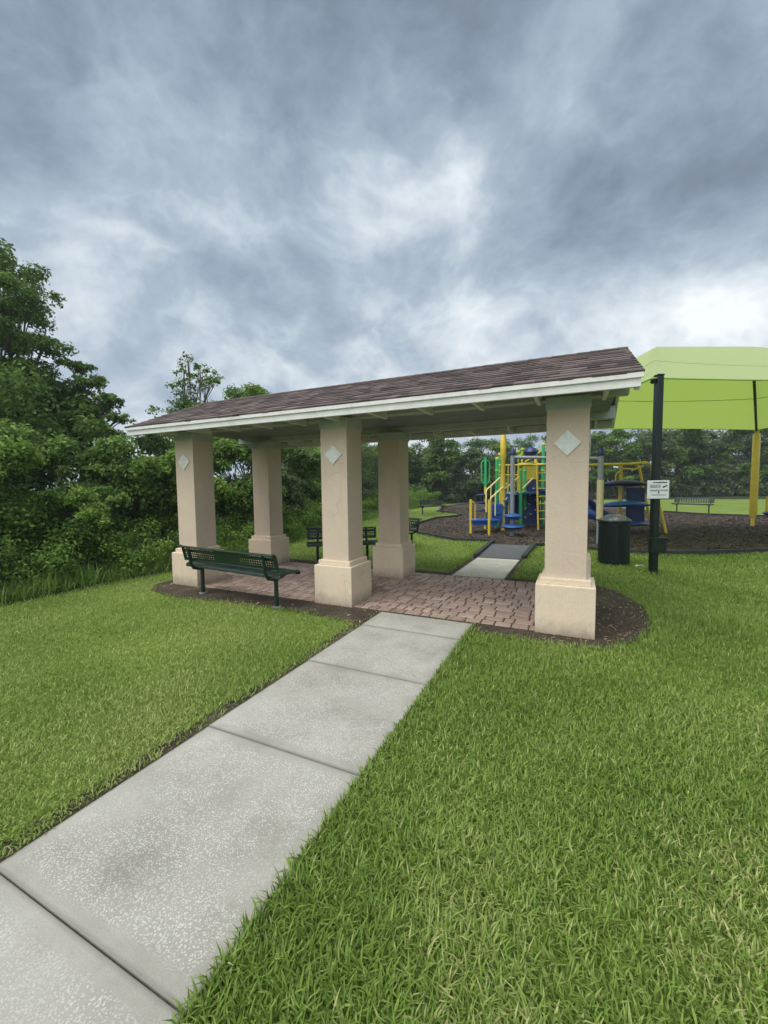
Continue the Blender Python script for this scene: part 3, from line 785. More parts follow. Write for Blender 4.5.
# ------------------------------------------------------------------ mulch border
def border(pts, name, label, m_, h=.075, wd=.085, z=0.0):
    m = MB(); P = [Vector((p[0], p[1], 0)) for p in pts]; L = []; Rr = []
    for i, p in enumerate(P):
        d = (P[min(i + 1, len(P) - 1)] - P[max(i - 1, 0)]).normalized(); s = Vector((-d.y, d.x, 0)) * wd / 2
        L.append(p + s); Rr.append(p - s)
    for i in range(len(P) - 1):
        q = [L[i], L[i + 1], Rr[i + 1], Rr[i]]
        m.add([(v.x, v.y, -.05) for v in q] + [(v.x, v.y, z + h) for v in q], [(0, 1, 2, 3), (7, 6, 5, 4), (0, 4, 5, 1), (1, 5, 6, 2), (2, 6, 7, 3), (3, 7, 4, 0)])
    return single(m, name, m_, (P[0].x, P[0].y, 0), label, 'edging', 'black edging round the playground mulch')
border([(3.97, 4.1), (3.90, 6.50), (2.90, 6.43), (2.21, 6.98), (1.44, 7.57), (.66, 8.61), (.26, 10.56), (.15, 13.2), (.72, 14.6), (.72, 15.4), (.2, 16.5), (-1.2, 17.6)], 'mulch_border',
       'black curb curving along the left side of the mulch', M['curb'])
border([(-1.2, 17.7), (-2.2, 21.5), (-1.87, 26.5), (-.5, 28.6), (3.5, 27.5), (7, 24), (9.7, 20.4)], 'mulch_border', 'pale weathered curb along the far left back edge of the mulch', M['curb_pale'])
border([(9.85, 20.2), (11.19, 18.56), (12.67, 18.08), (17, 18.5), (22, 17), (23, 12)], 'mulch_border', 'dark curb along the far right back edge of the mulch behind the yellow post', M['curb'])
border([(4.93, 4.15), (4.96, 6.02), (5.3, 6.25), (6.17, 5.9), (6.92, 5.72), (7.55, 5.80), (8.3, 6.15), (9.63, 6.95), (12, 7.35), (17, 8.15), (23, 11.9)], 'mulch_border',
       'dark curb along the near right edge of the mulch behind the trash can', M['curb'], .09)

# ------------------------------------------------------------------ shade sail
U = Vector((.891, .454, 0)); V_ = Vector((-.454, .891, 0))
def W(u, v, z): p = U * u + V_ * v; return Vector((p.x, p.y, z))
u0, u1, v0, v1, ez, rz_ = 7.85, 16.05, 0.05, 6.95, 3.235, 4.86
ra, rb, rv = 10.3, 12.75, 3.5
sailroot = empty('shade_sail', W(12, 3.5, 0), 0, 'large lime green fabric shade canopy over the playground, on yellow posts', 'shade canopy')
SO = tuple(W(12, 3.5, 0))
NL, NR, FR, FL = W(u0, v0, ez), W(16.2, v0, ez), W(16.25, v1, ez), W(7.45, 6.7, ez)
RA, RB = W(ra, rv, rz_), W(rb, rv, rz_)
m = MB()
def panel(a, b, c, d, cen):
    n, k = 16, 10; vs = []; fs = []
    for j in range(k + 1):
        tt = j / k
        for i in range(n + 1):
            s = i / n
            p = a.lerp(b, s).lerp(d.lerp(c, s), tt)
            e = 4 * s * (1 - s) * (1 - tt) ** 2
            inw = (cen - (a + b) / 2); inw.z = 0; inw.normalize()
            p = p + inw * (.30 * e) + Vector((0, 0, .02 * e - .10 * 4 * tt * (1 - tt) * (4 * s * (1 - s))))
            vs.append(p)
    for j in range(k):
        for i in range(n):
            fs.append((j * (n + 1) + i, j * (n + 1) + i + 1, (j + 1) * (n + 1) + i + 1, (j + 1) * (n + 1) + i))
    m.add(vs, fs)
cen = W(12, 3.5, 3.2)
panel(NL, NR, RB, RA, cen); panel(NR, FR, RB, RB, cen); panel(FR, FL, RA, RB, cen); panel(FL, NL, RA, RA, cen)
canopy = m.build('canopy', M['sail'], sailroot, SO, smooth=True)
def sail_pt(a, b, c, d, s, tt):
    p = a.lerp(b, s).lerp(d.lerp(c, s), tt); e = 4 * s * (1 - s) * (1 - tt) ** 2
    inw = (cen - (a + b) / 2); inw.z = 0; inw.normalize()
    return p + inw * (.30 * e) + Vector((0, 0, .02 * e - .10 * 4 * tt * (1 - tt) * (4 * s * (1 - s))))
for a, b, c, d in ((NL, NR, RB, RA), (NR, FR, RB, RB), (FR, FL, RA, RB), (FL, NL, RA, RA)):
    m = MB(); m.tube([sail_pt(a, b, c, d, s, 0) for s in np.linspace(0, 1, 17)], .013, 6); m.build('hem_cable', M['sail_seam'], canopy, SO)
    for tt in (.45,):
        m = MB(); m.tube([sail_pt(a, b, c, d, s, tt) for s in np.linspace(0, 1, 17)], .009, 5); m.build('seam', M['sail_seam'], canopy, SO)
for a, b in ((NL, RA), (NR, RB), (FR, RB), (FL, RA)):
    m = MB(); dn = Vector((0, 0, -.06)); m.tube([a + dn, b + dn], .035, 10); m.build('hip_rafter', M['dark_green'], sailroot, SO, smooth=True)
m = MB(); m.tube([RA - Vector((0, 0, .06)), RB - Vector((0, 0, .06))], .035, 10); m.build('ridge_pole', M['dark_green'], sailroot, SO, smooth=True)
for (uu, vv) in ((16.1, .12), (16.2, 6.88), (7.52, 6.62)):
    c = W(uu, vv, 0)
    m = MB(); m.tube([c + Vector((0, 0, -.05)), c + Vector((0, 0, 3.2))], .06, 12); po = m.build('post', M['yellow'], sailroot, SO, smooth=True)
    m = MB()
    if uu < 10:
        m.tube([c + Vector((0, 0, 1.0)), c + Vector((0, 0, 2.32)), c + Vector((0, 0, 2.36)), c + Vector((0, 0, 3.05)), c + Vector((0, 0, 3.12))], [.07, .07, .095, .095, .06], 14)
    else:
        m.tube([c + Vector((0, 0, .28)), c + Vector((0, 0, .36)), c + Vector((0, 0, 3.05)), c + Vector((0, 0, 3.12))], [.07, .105, .105, .08], 14)
    m.build('post_pad', M['yellow'], po, SO, smooth=True)

# ------------------------------------------------------------------ playground equipment (site frame)
def site_thing(name, a, b, label, cat):
    e = empty(name, S(a, b), SITE_ROT, label, cat)
    return e, (a, b, 0)
ps, PSO = site_thing('play_structure', 4.6, 13.8, 'play structure of green and yellow posts with blue deck steps, panels and ladder', 'play structure')
def part(mb, name, m_, parent=None, off=None, smooth=True, bevel=0): return mb.build(name, m_, parent or ps, off or PSO, smooth=smooth, bevel=bevel)
for a, b, h, mm in ((4.66, 14.0, 2.15, 'pgreen'), (4.97, 14.5, 2.10, 'pgreen'), (3.93, 14.3, 2.38, 'pgreen'), (5.72, 14.8, 2.9, 'pgreen'), (4.3, 15.3, 2.6, 'pgreen'), (5.9, 16.0, 2.85, 'yellow')):
    m = MB(); m.tube([(a, b, -.05), (a, b, h)], .058, 12); po = part(m, 'post', M[mm])
    m = MB(); m.lathe([(.066, h - .01), (.066, h + .04), (.03, h + .07)], a, b, 12); part(m, 'post_cap', M['yellow' if mm == 'pgreen' else 'lime'], po)
    for z in (1.25, 2.0):
        m = MB(); m.tube([(a, b, z - .035), (a, b, z + .035)], .070, 12); part(m, 'clamp', M['lime'], po)
# entry platform, steps, risers
m = MB(); m.box(2.72, 12.75, .36, 3.60, 13.35, .42); part(m, 'entry_platform', M['blue'], smooth=False, bevel=.015)
m = MB(); m.box(2.78, 12.80, .24, 3.55, 12.83, .36); part(m, 'platform_skirt', M['blue'], smooth=False)
for k in range(4):
    a0 = 3.46 + k * .21
    m = MB(); m.box(a0, 13.2 + k * .07, .56 + k * .20, a0 + .30, 13.9 + k * .07, .60 + k * .20); part(m, 'step', M['blue'], smooth=False, bevel=.01)
    m = MB(); m.box(a0 - .01, 13.22 + k * .07, .40 + k * .20, a0 + .02, 13.88 + k * .07, .56 + k * .20); part(m, 'riser', M['blue'], smooth=False)
m = MB(); m.box(3.44, 13.24, .30, 3.84, 13.27, .88); part(m, 'stair_panel', M['blue'], smooth=False, bevel=.01)
m = MB(); m.box(4.25, 14.0, 1.16, 5.6, 15.3, 1.24); part(m, 'deck', M['blue'], smooth=False, bevel=.015)
m = MB(); m.box(4.72, 14.9, .20, 5.5, 14.95, 1.16); part(m, 'under_deck_panel', M['blue'], smooth=False, bevel=.01)
m = MB(); m.box(4.05, 14.4, .05, 4.6, 14.45, 1.16); part(m, 'under_deck_panel', M['blue'], smooth=False, bevel=.01)
# entry loop handles
m = MB(); m.tube([(2.72, 12.85, -.03), (2.72, 12.85, 1.06)], .040, 10)
m.tube([(2.72, 12.85, .96), (2.80, 12.9, .98), (2.88, 12.95, .90), (2.88, 12.97, .42), (2.80, 12.92, .34), (2.72, 12.86, .32)], .024, 8)
part(m, 'entry_rail', M['yellow'])
m = MB(); m.tube([(3.17, 12.35, -.03), (3.17, 12.35, 1.06)], .040, 10); part(m, 'entry_rail', M['yellow'])
# sloped stair rails
for (a0, b0, z0, a1, b1, z1, c1) in ((3.31, 13.2, 1.37, 3.82, 13.5, 1.74, 'pale_yellow'), (3.40, 13.0, 1.12, 4.05, 13.5, 1.55, 'pale_yellow'), (3.84, 13.5, 1.26, 4.57, 13.9, 1.76, 'yellow'), (3.98, 13.5, .99, 4.40, 13.9, 1.42, 'pale_yellow')):
    m = MB(); m.tube([(a0 - .02, b0, z0 - .75), (a0 - .02, b0, z0 - .05), (a0 + .02, b0, z0), (a1, b1, z1), (a1 + .02, b1, z1 - .10), (a1 + .02, b1, 1.2)], .024, 10)
    m.tube([(a0 + .14, b0 + .05, z0 + .08), (a0 + .14, b0 + .05, z0 - .6)], .02, 8)
    part(m, 'stair_rail', M[c1])
# green loop sculpture on its pole
m = MB(); m.tube([(3.46, 14.0, -.03), (3.46, 14.0, 1.43)], .045, 10); part(m, 'loop_pole', M['yellow'])
m = MB(); m.tube([(3.46, 14, 1.43), (3.46, 14, 2.42)], .045, 10)
for sx in (-1, 1):
    m.tube([(3.46, 14, 2.30), (3.46 + sx * .08, 14, 2.32), (3.46 + sx * .135, 14, 2.25), (3.46 + sx * .135, 14, 1.66), (3.46 + sx * .09, 14, 1.57), (3.46, 14, 1.52)], .022, 8)
part(m, 'loop_handle', M['pgreen'])
for k, z in enumerate((.64, .90, 1.16)):
    m = MB(); m.lathe([(.03, z - .045), (.15, z - .03), (.19, z), (.15, z + .03), (.02, z + .035)], 3.33 + .03 * (k % 2), 13.95, 20); part(m, 'step_pod', M['navy'])
# barrier pickets, yellow panels, top rails
m = MB()
for a in np.linspace(4.15, 4.85, 7): m.tube([(a, 14.9, 1.25), (a, 14.9, 2.2)], .018, 8)
m.tube([(4.1, 14.9, 2.2), (4.9, 14.9, 2.2)], .026, 8); m.tube([(4.1, 14.9, 1.85), (4.9, 14.9, 1.85)], .02, 8); part(m, 'barrier', M['yellow'])
m = MB(); m.box(4.98, 15.3, 1.25, 5.75, 15.34, 2.30); part(m, 'yellow_panel', M['yellow'], smooth=False, bevel=.02)
m = MB(); m.tube([(4.55, 13.95, 2.13), (5.1, 13.98, 2.15), (5.75, 14.1, 2.13)], .035, 10)
m.lathe([(.18, 2.12), (.22, 2.16), (.18, 2.20)], 4.80, 13.95, 20); m.lathe([(.18, 2.12), (.22, 2.16), (.18, 2.20)], 5.35, 14.0, 20); part(m, 'top_rail', M['yellow'])
m = MB(); m.tube([(5.1, 14.9, 2.3), (5.35, 14.9, 2.45), (6.0, 14.9, 2.93)], .03, 8); m.tube([(5.0, 14.9, 1.9), (5.0, 14.9, 2.7)], .03, 8); part(m, 'roof_rail', M['yellow'])
m = MB()
for a, z in ((4.86, 2.68), (5.02, 2.76), (4.95, 2.56)): m.lathe([(.02, z - .05), (.075, z - .03), (.075, z + .03), (.02, z + .05)], a, 14.9, 12)
m.tube([(4.86, 14.9, 2.3), (4.86, 14.9, 2.65)], .02, 8); part(m, 'lime_knobs', M['lime'])
m = MB(); m.lathe([(.02, 2.52), (.20, 2.56), (.24, 2.66), (.18, 2.78), (.06, 2.84)], 5.33, 14.95, 20); part(m, 'dome', M['navy'])
# climbing wall with holds
m = MB(); m.add([(4.82, 14.35, .10), (5.50, 14.35, .10), (5.50, 14.65, 1.68), (5.18, 14.65, 1.68), (4.82, 14.58, 1.30),
                 (4.82, 14.40, .10), (5.50, 14.40, .10), (5.50, 14.70, 1.68), (5.18, 14.70, 1.68), (4.82, 14.63, 1.30)],
                [(0, 1, 2, 3, 4), (9, 8, 7, 6, 5), (0, 5, 6, 1), (1, 6, 7, 2), (2, 7, 8, 3), (3, 8, 9, 4), (4, 9, 5, 0)])
cw = part(m, 'climbing_wall', M['navy'], smooth=False)
for a, z in ((4.95, .35), (5.15, .45), (4.98, .66), (5.12, .80), (4.94, .98), (5.16, 1.12), (5.02, 1.28), (5.32, .6), (5.36, .95), (5.30, 1.35)):
    yb = 14.35 + .3 * (z - .1) / 1.58
    m = MB(); m.lathe([(.01, z - .03), (.035, z - .015), (.04, z + .01), (.015, z + .03)], a, yb - .02, 10); part(m, 'hold', M['hold'], cw)
m = MB(); m.tube([(4.82, 14.35, 1.33), (5.22, 14.4, 1.72)], .028, 8); part(m, 'wall_rail', M['pale_yellow'])
# ladder
m = MB()
for a in (5.09, 5.42): m.tube([(a, 13.5, -.03), (a, 13.7, 2.12)], .030, 10)
for z in (.36, .62, .86, 1.10, 1.36, 1.62, 1.87): m.tube([(5.09, 13.5 + .2 * z / 2.1, z), (5.42, 13.5 + .2 * z / 2.1, z)], .019, 8)
part(m, 'ladder', M['yellow'])
m = MB()
pts = [(5.5, 14.2, 1.18), (5.75, 13.6, 1.0), (5.95, 13.0, .70), (6.2, 12.5, .48), (6.55, 12.1, .38)]
for k, (p, q) in enumerate(zip(pts, pts[1:])):
    pass
n = 10; vs = []; fs = []
for p in pts:
    for k in range(n + 1):
        a = math.pi * k / n; vs.append((p[0] + .26 * math.cos(a), p[1] + .10 * math.cos(a), p[2] + .24 - .24 * math.sin(a)))
for i in range(len(pts) - 1):
    for k in range(n): fs.append((i * (n + 1) + k, i * (n + 1) + k + 1, (i + 1) * (n + 1) + k + 1, (i + 1) * (n + 1) + k))
m.add(vs, fs); o = part(m, 'slide', M['blue']); md = o.modifiers.new('thick', 'SOLIDIFY'); md.thickness = .02

# overhead glider with stacked pods
og, OGO = site_thing('overhead_climber', 3.78, 12.1, 'grey pole climber with blue disc steps and a long grey overhead beam', 'climber')
def part2(mb, name, m_, parent=None, smooth=True): return mb.build(name, m_, parent or og, OGO, smooth=smooth)
m = MB(); m.tube([(3.78, 12.1, -.03), (3.78, 12.1, 2.40)], .062, 14); po = part2(m, 'pole', M['grey_pole'])
m = MB(); m.lathe([(.072, 2.36), (.085, 2.42), (.05, 2.5), (.03, 2.58), (.01, 2.6)], 3.78, 12.1, 14); part2(m, 'pole_cap', M['navy'], po)
m = MB(); m.tube([(5.42, 10.3, -.03), (5.42, 10.3, 2.22)], .068, 14); po2 = part2(m, 'pole', M['grey_pole'])
m = MB(); m.tube([(5.42, 10.3, .62), (5.42, 10.3, 1.60)], .080, 14); part2(m, 'lit_pole_band', M['tan_lit_band'], po2)  # yellowish light on the lower pole, built in as a tan band
m = MB(); m.lathe([(.08, 2.2), (.095, 2.27), (.06, 2.36), (.02, 2.42)], 5.42, 10.3, 14); part2(m, 'pole_cap', M['navy'], po2)
m = MB(); m.tube([(3.84, 12.05, 2.30), (5.40, 10.35, 2.14)], .045, 12); part2(m, 'overhead_beam', M['grey_pole'])
for z, r in ((.58, .27), (.27, .33)):
    m = MB(); m.lathe([(.05, z - .09), (r * .75, z - .06), (r, z), (r * .95, z + .03), (r * .4, z + .06), (.06, z + .09)], 3.80, 12.1, 28); part2(m, 'disc_step', M['blue'])

# yellow arch frame with blue pads to the right of the near column
yf, YFO = site_thing('climbing_frame', 7.3, 12.5, 'yellow overhead frame with navy blue pads and panel behind the trash can', 'climbing frame')
def part3(mb, name, m_, parent=None, smooth=True, bevel=0): return mb.build(name, m_, parent or yf, YFO, smooth=smooth, bevel=bevel)
for b in (12.3, 12.9):
    m = MB(); m.tube([(5.8, b, 2.06), (7.4, b, 2.08), (7.82, b, 2.12), (7.98, b, 2.02), (8.06, b, 1.72), (8.16, b, 1.2), (8.34, b, .55), (8.50, b, -.03)], .038, 12)
    part3(m, 'arch_rail', M['yellow'])
m = MB()
for a in np.linspace(5.95, 7.6, 6): m.tube([(a, 12.3, 2.07), (a, 12.9, 2.07)], .02, 8)
part3(m, 'overhead_rungs', M['yellow'])
m = MB(); m.tube([(7.42, 12.9, -.03), (7.42, 12.9, 2.06)], .05, 12); m.tube([(7.22, 12.8, 1.4), (7.20, 12.8, 1.72), (7.26, 12.8, 1.84), (7.4, 12.85, 1.86)], .022, 8); part3(m, 'centre_post', M['yellow'])
m = MB(); m.tube([(7.0, 12.3, 2.02), (7.15, 12.3, 1.94), (7.5, 12.3, 1.92), (7.75, 12.3, 2.02)], .025, 8); part3(m, 'under_brace', M['yellow'])
def leafpad(a0, a1, b, z, w_, th, nm, mm):
    m = MB(); n = 18; k = 14; vs = []; fs = []
    for i in range(n + 1):
        s = i / n; a = a0 + (a1 - a0) * s; r = math.sin(math.pi * min(max(s, .02), .98)) ** .5
        for j in range(k):
            q = 2 * math.pi * j / k
            vs.append((a, b + w_ * r * math.cos(q), z + .05 * math.sin(math.pi * s) + th * r * math.sin(q)))
    for i in range(n):
        for j in range(k):
            fs.append((i * k + j, i * k + (j + 1) % k, (i + 1) * k + (j + 1) % k, (i + 1) * k + j))
    fs.append(tuple(range(k))); fs.append(tuple(range(n * k + k - 1, n * k - 1, -1)))
    m.add(vs, fs); return part3(m, nm, M[mm])
leafpad(6.55, 8.05, 12.5, 1.46, .34, .09, 'roof_pad', 'navy')
leafpad(6.50, 8.0, 12.3, .84, .38, .10, 'seat_pad', 'blue')
leafpad(7.2, 8.0, 12.3, .24, .25, .06, 'foot_pad', 'blue')
m = MB(); m.box(7.55, 12.75, .26, 8.12, 12.81, 1.36); part3(m, 'side_panel', M['navy'], smooth=False, bevel=.03)
m = MB(); m.tube([(7.3, 12.5, .22), (8.42, 12.5, .20)], .032, 10); part3(m, 'lower_rail', M['yellow'])
m = MB(); n = 10; vs = []; fs = []
pts = [(6.05, 12.7, 1.05), (6.3, 12.5, .82), (6.55, 12.3, .52), (6.85, 12.1, .32), (7.15, 12.0, .28)]
for p in pts:
    for k in range(n + 1):
        a = math.pi * k / n; vs.append((p[0] + .10 * math.cos(a), p[1] + .28 * math.cos(a), p[2] + .22 - .22 * math.sin(a)))
for i in range(len(pts) - 1):
    for k in range(n): fs.append((i * (n + 1) + k, i * (n + 1) + k + 1, (i + 1) * (n + 1) + k + 1, (i + 1) * (n + 1) + k))
m.add(vs, fs); o = part3(m, 'slide', M['navy']); md = o.modifiers.new('thick', 'SOLIDIFY'); md.thickness = .025
# small seat play piece at the right edge
sp, SPO = site_thing('spring_rider', 13.15, 13.6, 'yellow and navy play seat at the right edge beyond the yellow post', 'play seat')
def part4(mb, name, m_, smooth=True): return mb.build(name, m_, sp, SPO, smooth=smooth)
m = MB(); m.lathe([(.05, .36), (.34, .38), (.42, .45), (.34, .50), (.05, .50)], 13.1, 13.6, 24); part4(m, 'seat', M['navy'])
m = MB(); m.tube([(13.1, 13.6, -.02), (13.1, 13.6, .38)], .06, 12); part4(m, 'spring', M['black_metal'])
m = MB(); m.box(12.86, 13.75, .45, 13.35, 13.82, 1.02); part4(m, 'back_panel', M['yellow'], smooth=False)

# ------------------------------------------------------------------ foliage
def leaves(C_, n, size, seed, up=0.35, aspect=0.55, shell=0.55, fold=0.12, sizes=(0.6, 1.25)):
    """C_: array of clumps (x,y,z,r,flat,tone). returns V,F,tone"""
    g_ = np.random.default_rng(seed); C_ = np.array(C_, float)
    wgt = C_[:, 3] ** 2; idx = g_.choice(len(C_), n, p=wgt / wgt.sum()); c = C_[idx]
    d = g_.normal(size=(n, 3)); d /= np.linalg.norm(d, axis=1)[:, None]
    d[:, 2] = np.where((d[:, 2] < -0.2) & (g_.random(n) < .6), -d[:, 2], d[:, 2])
    rad = c[:, 3] * (shell + (1 - shell) * g_.random(n) ** .7) * (1 + .12 * g_.normal(size=n))
    P = c[:, :3] + d * rad[:, None] * np.stack([np.ones(n), np.ones(n), c[:, 4]], 1)
    nrm = d * .6 + g_.normal(size=(n, 3)) * .45 + np.array([0, 0, up]); nrm /= np.linalg.norm(nrm, axis=1)[:, None]
    a = g_.normal(size=(n, 3)); t = np.cross(nrm, a); t /= np.linalg.norm(t, axis=1)[:, None]
    b = np.cross(nrm, t)
    L = size * g_.uniform(sizes[0], sizes[1], n)
    l = L[:, None]
    v0 = P - t * l * .5; v2 = P + t * l * .5 - nrm * l * .08
    v1 = P + b * l * aspect * .5 - t * l * .05 + nrm * l * fold; v3 = P - b * l * aspect * .5 - t * l * .05 + nrm * l * fold
    V = np.stack([v0, v1, v2, v3], 1).reshape(-1, 3)
    i0 = np.arange(n) * 4
    F = np.stack([np.stack([i0, i0 + 1, i0 + 2], 1), np.stack([i0, i0 + 2, i0 + 3], 1)], 1).reshape(-1, 3)
    tn = np.clip(c[:, 5] + g_.normal(size=n) * .17, 0, 1)
    return V, F, np.repeat(tn, 2)

def subclumps(c, k, rs, g_, spread=.8, flat=.75):
    out = []
    for _ in range(k):
        d = g_.normal(size=3); d /= np.linalg.norm(d); d[2] = abs(d[2]) * .9 - .15
        r = c[3] * rs * g_.uniform(.7, 1.25)
        out.append((c[0] + d[0] * c[3] * spread, c[1] + d[1] * c[3] * spread, c[2] + d[2] * c[3] * spread * c[4], r, flat, float(np.clip(c[5] + g_.normal() * .13, .05, .95))))
    return out

def tree(name, base, h, lean, clumps, nleaf, lsize, mleaf, seed, label, group=None, trunk_r=.12, bark='bark', k=7, rs=.42, shell=.35, cat='tree', spread=.8, sizes=(.6, 1.25), ntw=3):
    """clumps are relative to base: (x,y,z,r,flat,tone)"""
    g_ = np.random.default_rng(seed)
    t = empty(name, base, 0, label, cat, group)
    m = MB(); top = Vector((lean[0], lean[1], h * .8)); pts = []
    for i in range(7):
        s = i / 6; pts.append((top.x * s ** 1.4 + g_.normal() * .05 * s, top.y * s ** 1.4 + g_.normal() * .05 * s, top.z * s - .05))
    m.tube(pts, [trunk_r * (1.15 - 1.0 * i / 6) for i in range(7)], 8)
    sub = []
    for c in clumps:
        s = min(.95, max(.25, (c[2] - c[3] * .8) / top.z)); q = int(s * 6); st = Vector(pts[q]); en = Vector(c[:3])
        mid = st.lerp(en, .5) + Vector((0, 0, -.08 * (en - st).length)) + Vector(tuple(g_.normal(size=3) * .06))
        r = trunk_r * .42 * (1.2 - s)
        m.tube([st, mid, en], [r + .012, r * .7 + .008, .008], 6)
        sc = subclumps(c, k, rs, g_, spread); sub += sc
        for e in sc[:ntw]:
            m.tube([mid, en.lerp(Vector(e[:3]), .5), Vector(e[:3])], [r * .45 + .006, r * .3 + .005, .004], 5)
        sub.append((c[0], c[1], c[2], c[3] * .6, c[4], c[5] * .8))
    m.build('trunk', M[bark], t, smooth=True)
    V, F, tn = leaves(sub, nleaf, lsize, seed + 1, shell=shell, sizes=sizes)
    arr_mesh('crown', V, F, tn, M[mleaf], t)
    return t

def blob(cx, cy, cz, rx, n, r, g_, flat=.8, tone=.5, h=None):
    out = []
    for _ in range(n):
        a = g_.uniform(0, 2 * math.pi); q = math.sqrt(g_.random()); z = g_.uniform(-1, 1)
        out.append((cx + rx * q * math.cos(a), cy + rx * q * math.sin(a), cz + (h or rx) * z * math.sqrt(max(0, 1 - q * q * .7)), r * g_.uniform(.7, 1.3), flat, float(np.clip(tone + g_.normal() * .16, .05, .95))))
    return out

GG = np.random.default_rng(77)
# tall tree at the left edge of the picture
cl_ = [(0.1, 0, 7.1, .95, .7, .45), (.9, .1, 6.2, .9, .65, .5), (-.9, .3, 6.3, 1.0, .7, .4), (.2, -.5, 5.5, 1.0, .6, .4), (.95, .4, 5.2, .6, .6, .5), (-.9, -.3, 5.0, 1.1, .7, .35),
       (.5, .2, 4.5, .8, .6, .35), (-.3, .5, 4.1, 1.1, .7, .35), (.6, -.2, 3.9, .7, .6, .4), (-1.6, .2, 5.7, .9, .7, .4), (-1.4, 0, 4.2, 1.0, .7, .35), (-.5, .1, 7.4, .7, .7, .5)]
tree('broadleaf_tree', (-7.7, 1.3, 0), 7.6, (.1, .1), cl_, 34000, .10, 'leafA', 3, 'tallest tree, at the left edge, with layered dark green crown rising over the thicket', trunk_r=.17, k=10, rs=.36, shell=.2, spread=.9)
# lower airy tree, right of it
cl_ = [(0.15, 0, 4.85, .42, .6, .5), (.55, .1, 4.35, .45, .55, .5), (1.15, .2, 3.85, .42, .5, .5), (-.35, .1, 4.2, .5, .6, .45), (.2, -.3, 3.6, .65, .6, .4), (.9, -.2, 3.3, .6, .6, .4), (1.55, .3, 3.35, .35, .5, .5), (-.7, 0, 3.7, .9, .7, .35), (-.1, .2, 3.1, 1.0, .7, .35)]
tree('broadleaf_tree', (-6.75, 2.35, 0), 5.3, (.2, .1), cl_, 15000, .095, 'leafA', 13, 'airy broadleaf tree with tiered drooping branches beside the tall tree on the left', trunk_r=.11, k=9, rs=.34, shell=.2, spread=.95)
# sparse sapling seen over the roof
cl_ = [(-.12, 0, 5.15, .18, 1, .5), (-.30, 0, 4.85, .24, 1, .5), (.25, .1, 4.85, .20, 1, .5), (.48, .1, 4.6, .26, 1, .5), (-.42, 0, 4.45, .28, 1, .5), (0.05, 0, 4.4, .25, 1, .5), (.72, .1, 4.35, .22, 1, .5), (-.35, 0, 4.1, .25, .9, .45), (-.9, 0, 3.8, .4, .6, .5), (.1, 0, 3.4, .7, .7, .4)]
tree('sapling', (-4.2, 4.1, 0), 5.2, (.1, 0), cl_, 2300, .10, 'leafA', 23, 'sparse thin-branched sapling showing against the sky above the left end of the roof', trunk_r=.05, k=7, rs=.6, shell=.0, spread=1.25, ntw=6)
cl_ = [(0, 0, 4.55, .75, .7, .55), (.5, .1, 4.3, .55, .6, .55), (-.5, 0, 4.25, .6, .6, .5), (.1, 0, 3.6, 1.1, .7, .4), (-.4, 0, 2.6, 1.3, .8, .35), (.7, .2, 2.7, 1.1, .8, .35)]
tree('broadleaf_tree', (-4.15, 6.3, 0), 4.7, (0, 0), cl_, 14000, .10, 'leafB', 33, 'round-topped bright green tree whose crown shows just above the roof line on the left', trunk_r=.09, k=8, rs=.42)

# bushes and vine mounds of the left thicket: each its own plant
bush_specs = [
    ((-2.55, -3.6), 1.25, 2.3, 'leafB', 'leafy vine-covered bush at the far left edge, nearest the viewer'),
    ((-2.75, -1.75), 1.2, 2.45, 'leafB', 'bushy green mound at the left edge below the tall tree'),
    ((-3.9, -0.7), 1.4, 3.0, 'leafA', 'tall dark bush behind the mounds at the left, under the airy tree'),
    ((-2.3, -0.15), .85, 1.55, 'leafB', 'low bright broad-leaved bush at the lawn edge left of the left column'),
    ((-2.9, 0.95), 1.15, 2.7, 'leafA', 'dense green bush directly left of the front left column'),
    ((-2.35, 2.2), 1.0, 2.55, 'leafB', 'bright green bush seen just behind the front left column'),
    ((-2.5, 3.9), 1.15, 2.9, 'leafA', 'dark green bush framed between the two left columns'),
    ((-2.9, 6.1), 1.25, 2.9, 'leafC', 'grey-green bush seen right of the back left column'),
    ((-3.4, 8.3), 1.4, 3.1, 'leafA', 'deep green bush between the back left and middle columns'),
    ((-4.4, 11.0), 1.7, 3.4, 'leafB', 'tall light green bush behind the black bench near the middle column'),
    ((-4.9, 14.3), 1.8, 3.6, 'leafC', 'greyish bush seen between the middle columns'),
]
for k, ((bx, by), rx, hh, mm, lb) in enumerate(bush_specs):
    g_ = np.random.default_rng(100 + k)
    cl_ = []
    for q in range(13):
        a = g_.uniform(0, 6.28); d = rx * math.sqrt(g_.random()) * .75; z = hh * g_.uniform(.2, .86)
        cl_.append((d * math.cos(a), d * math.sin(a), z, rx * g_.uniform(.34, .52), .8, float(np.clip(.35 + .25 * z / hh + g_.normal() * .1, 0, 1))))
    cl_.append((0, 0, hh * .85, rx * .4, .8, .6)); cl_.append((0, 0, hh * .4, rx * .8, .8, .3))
    near = math.hypot(bx - CX, by - CY)
    tree('bush', (bx, by, 0), hh * .8, (g_.normal() * .1, g_.normal() * .1), cl_, int(34000 if near < 10 else 18000), .072 if near < 10 else .10, mm, 200 + k * 3, lb, 'bushes of the left thicket', trunk_r=.05, k=7, rs=.5, shell=.25, cat='bush')

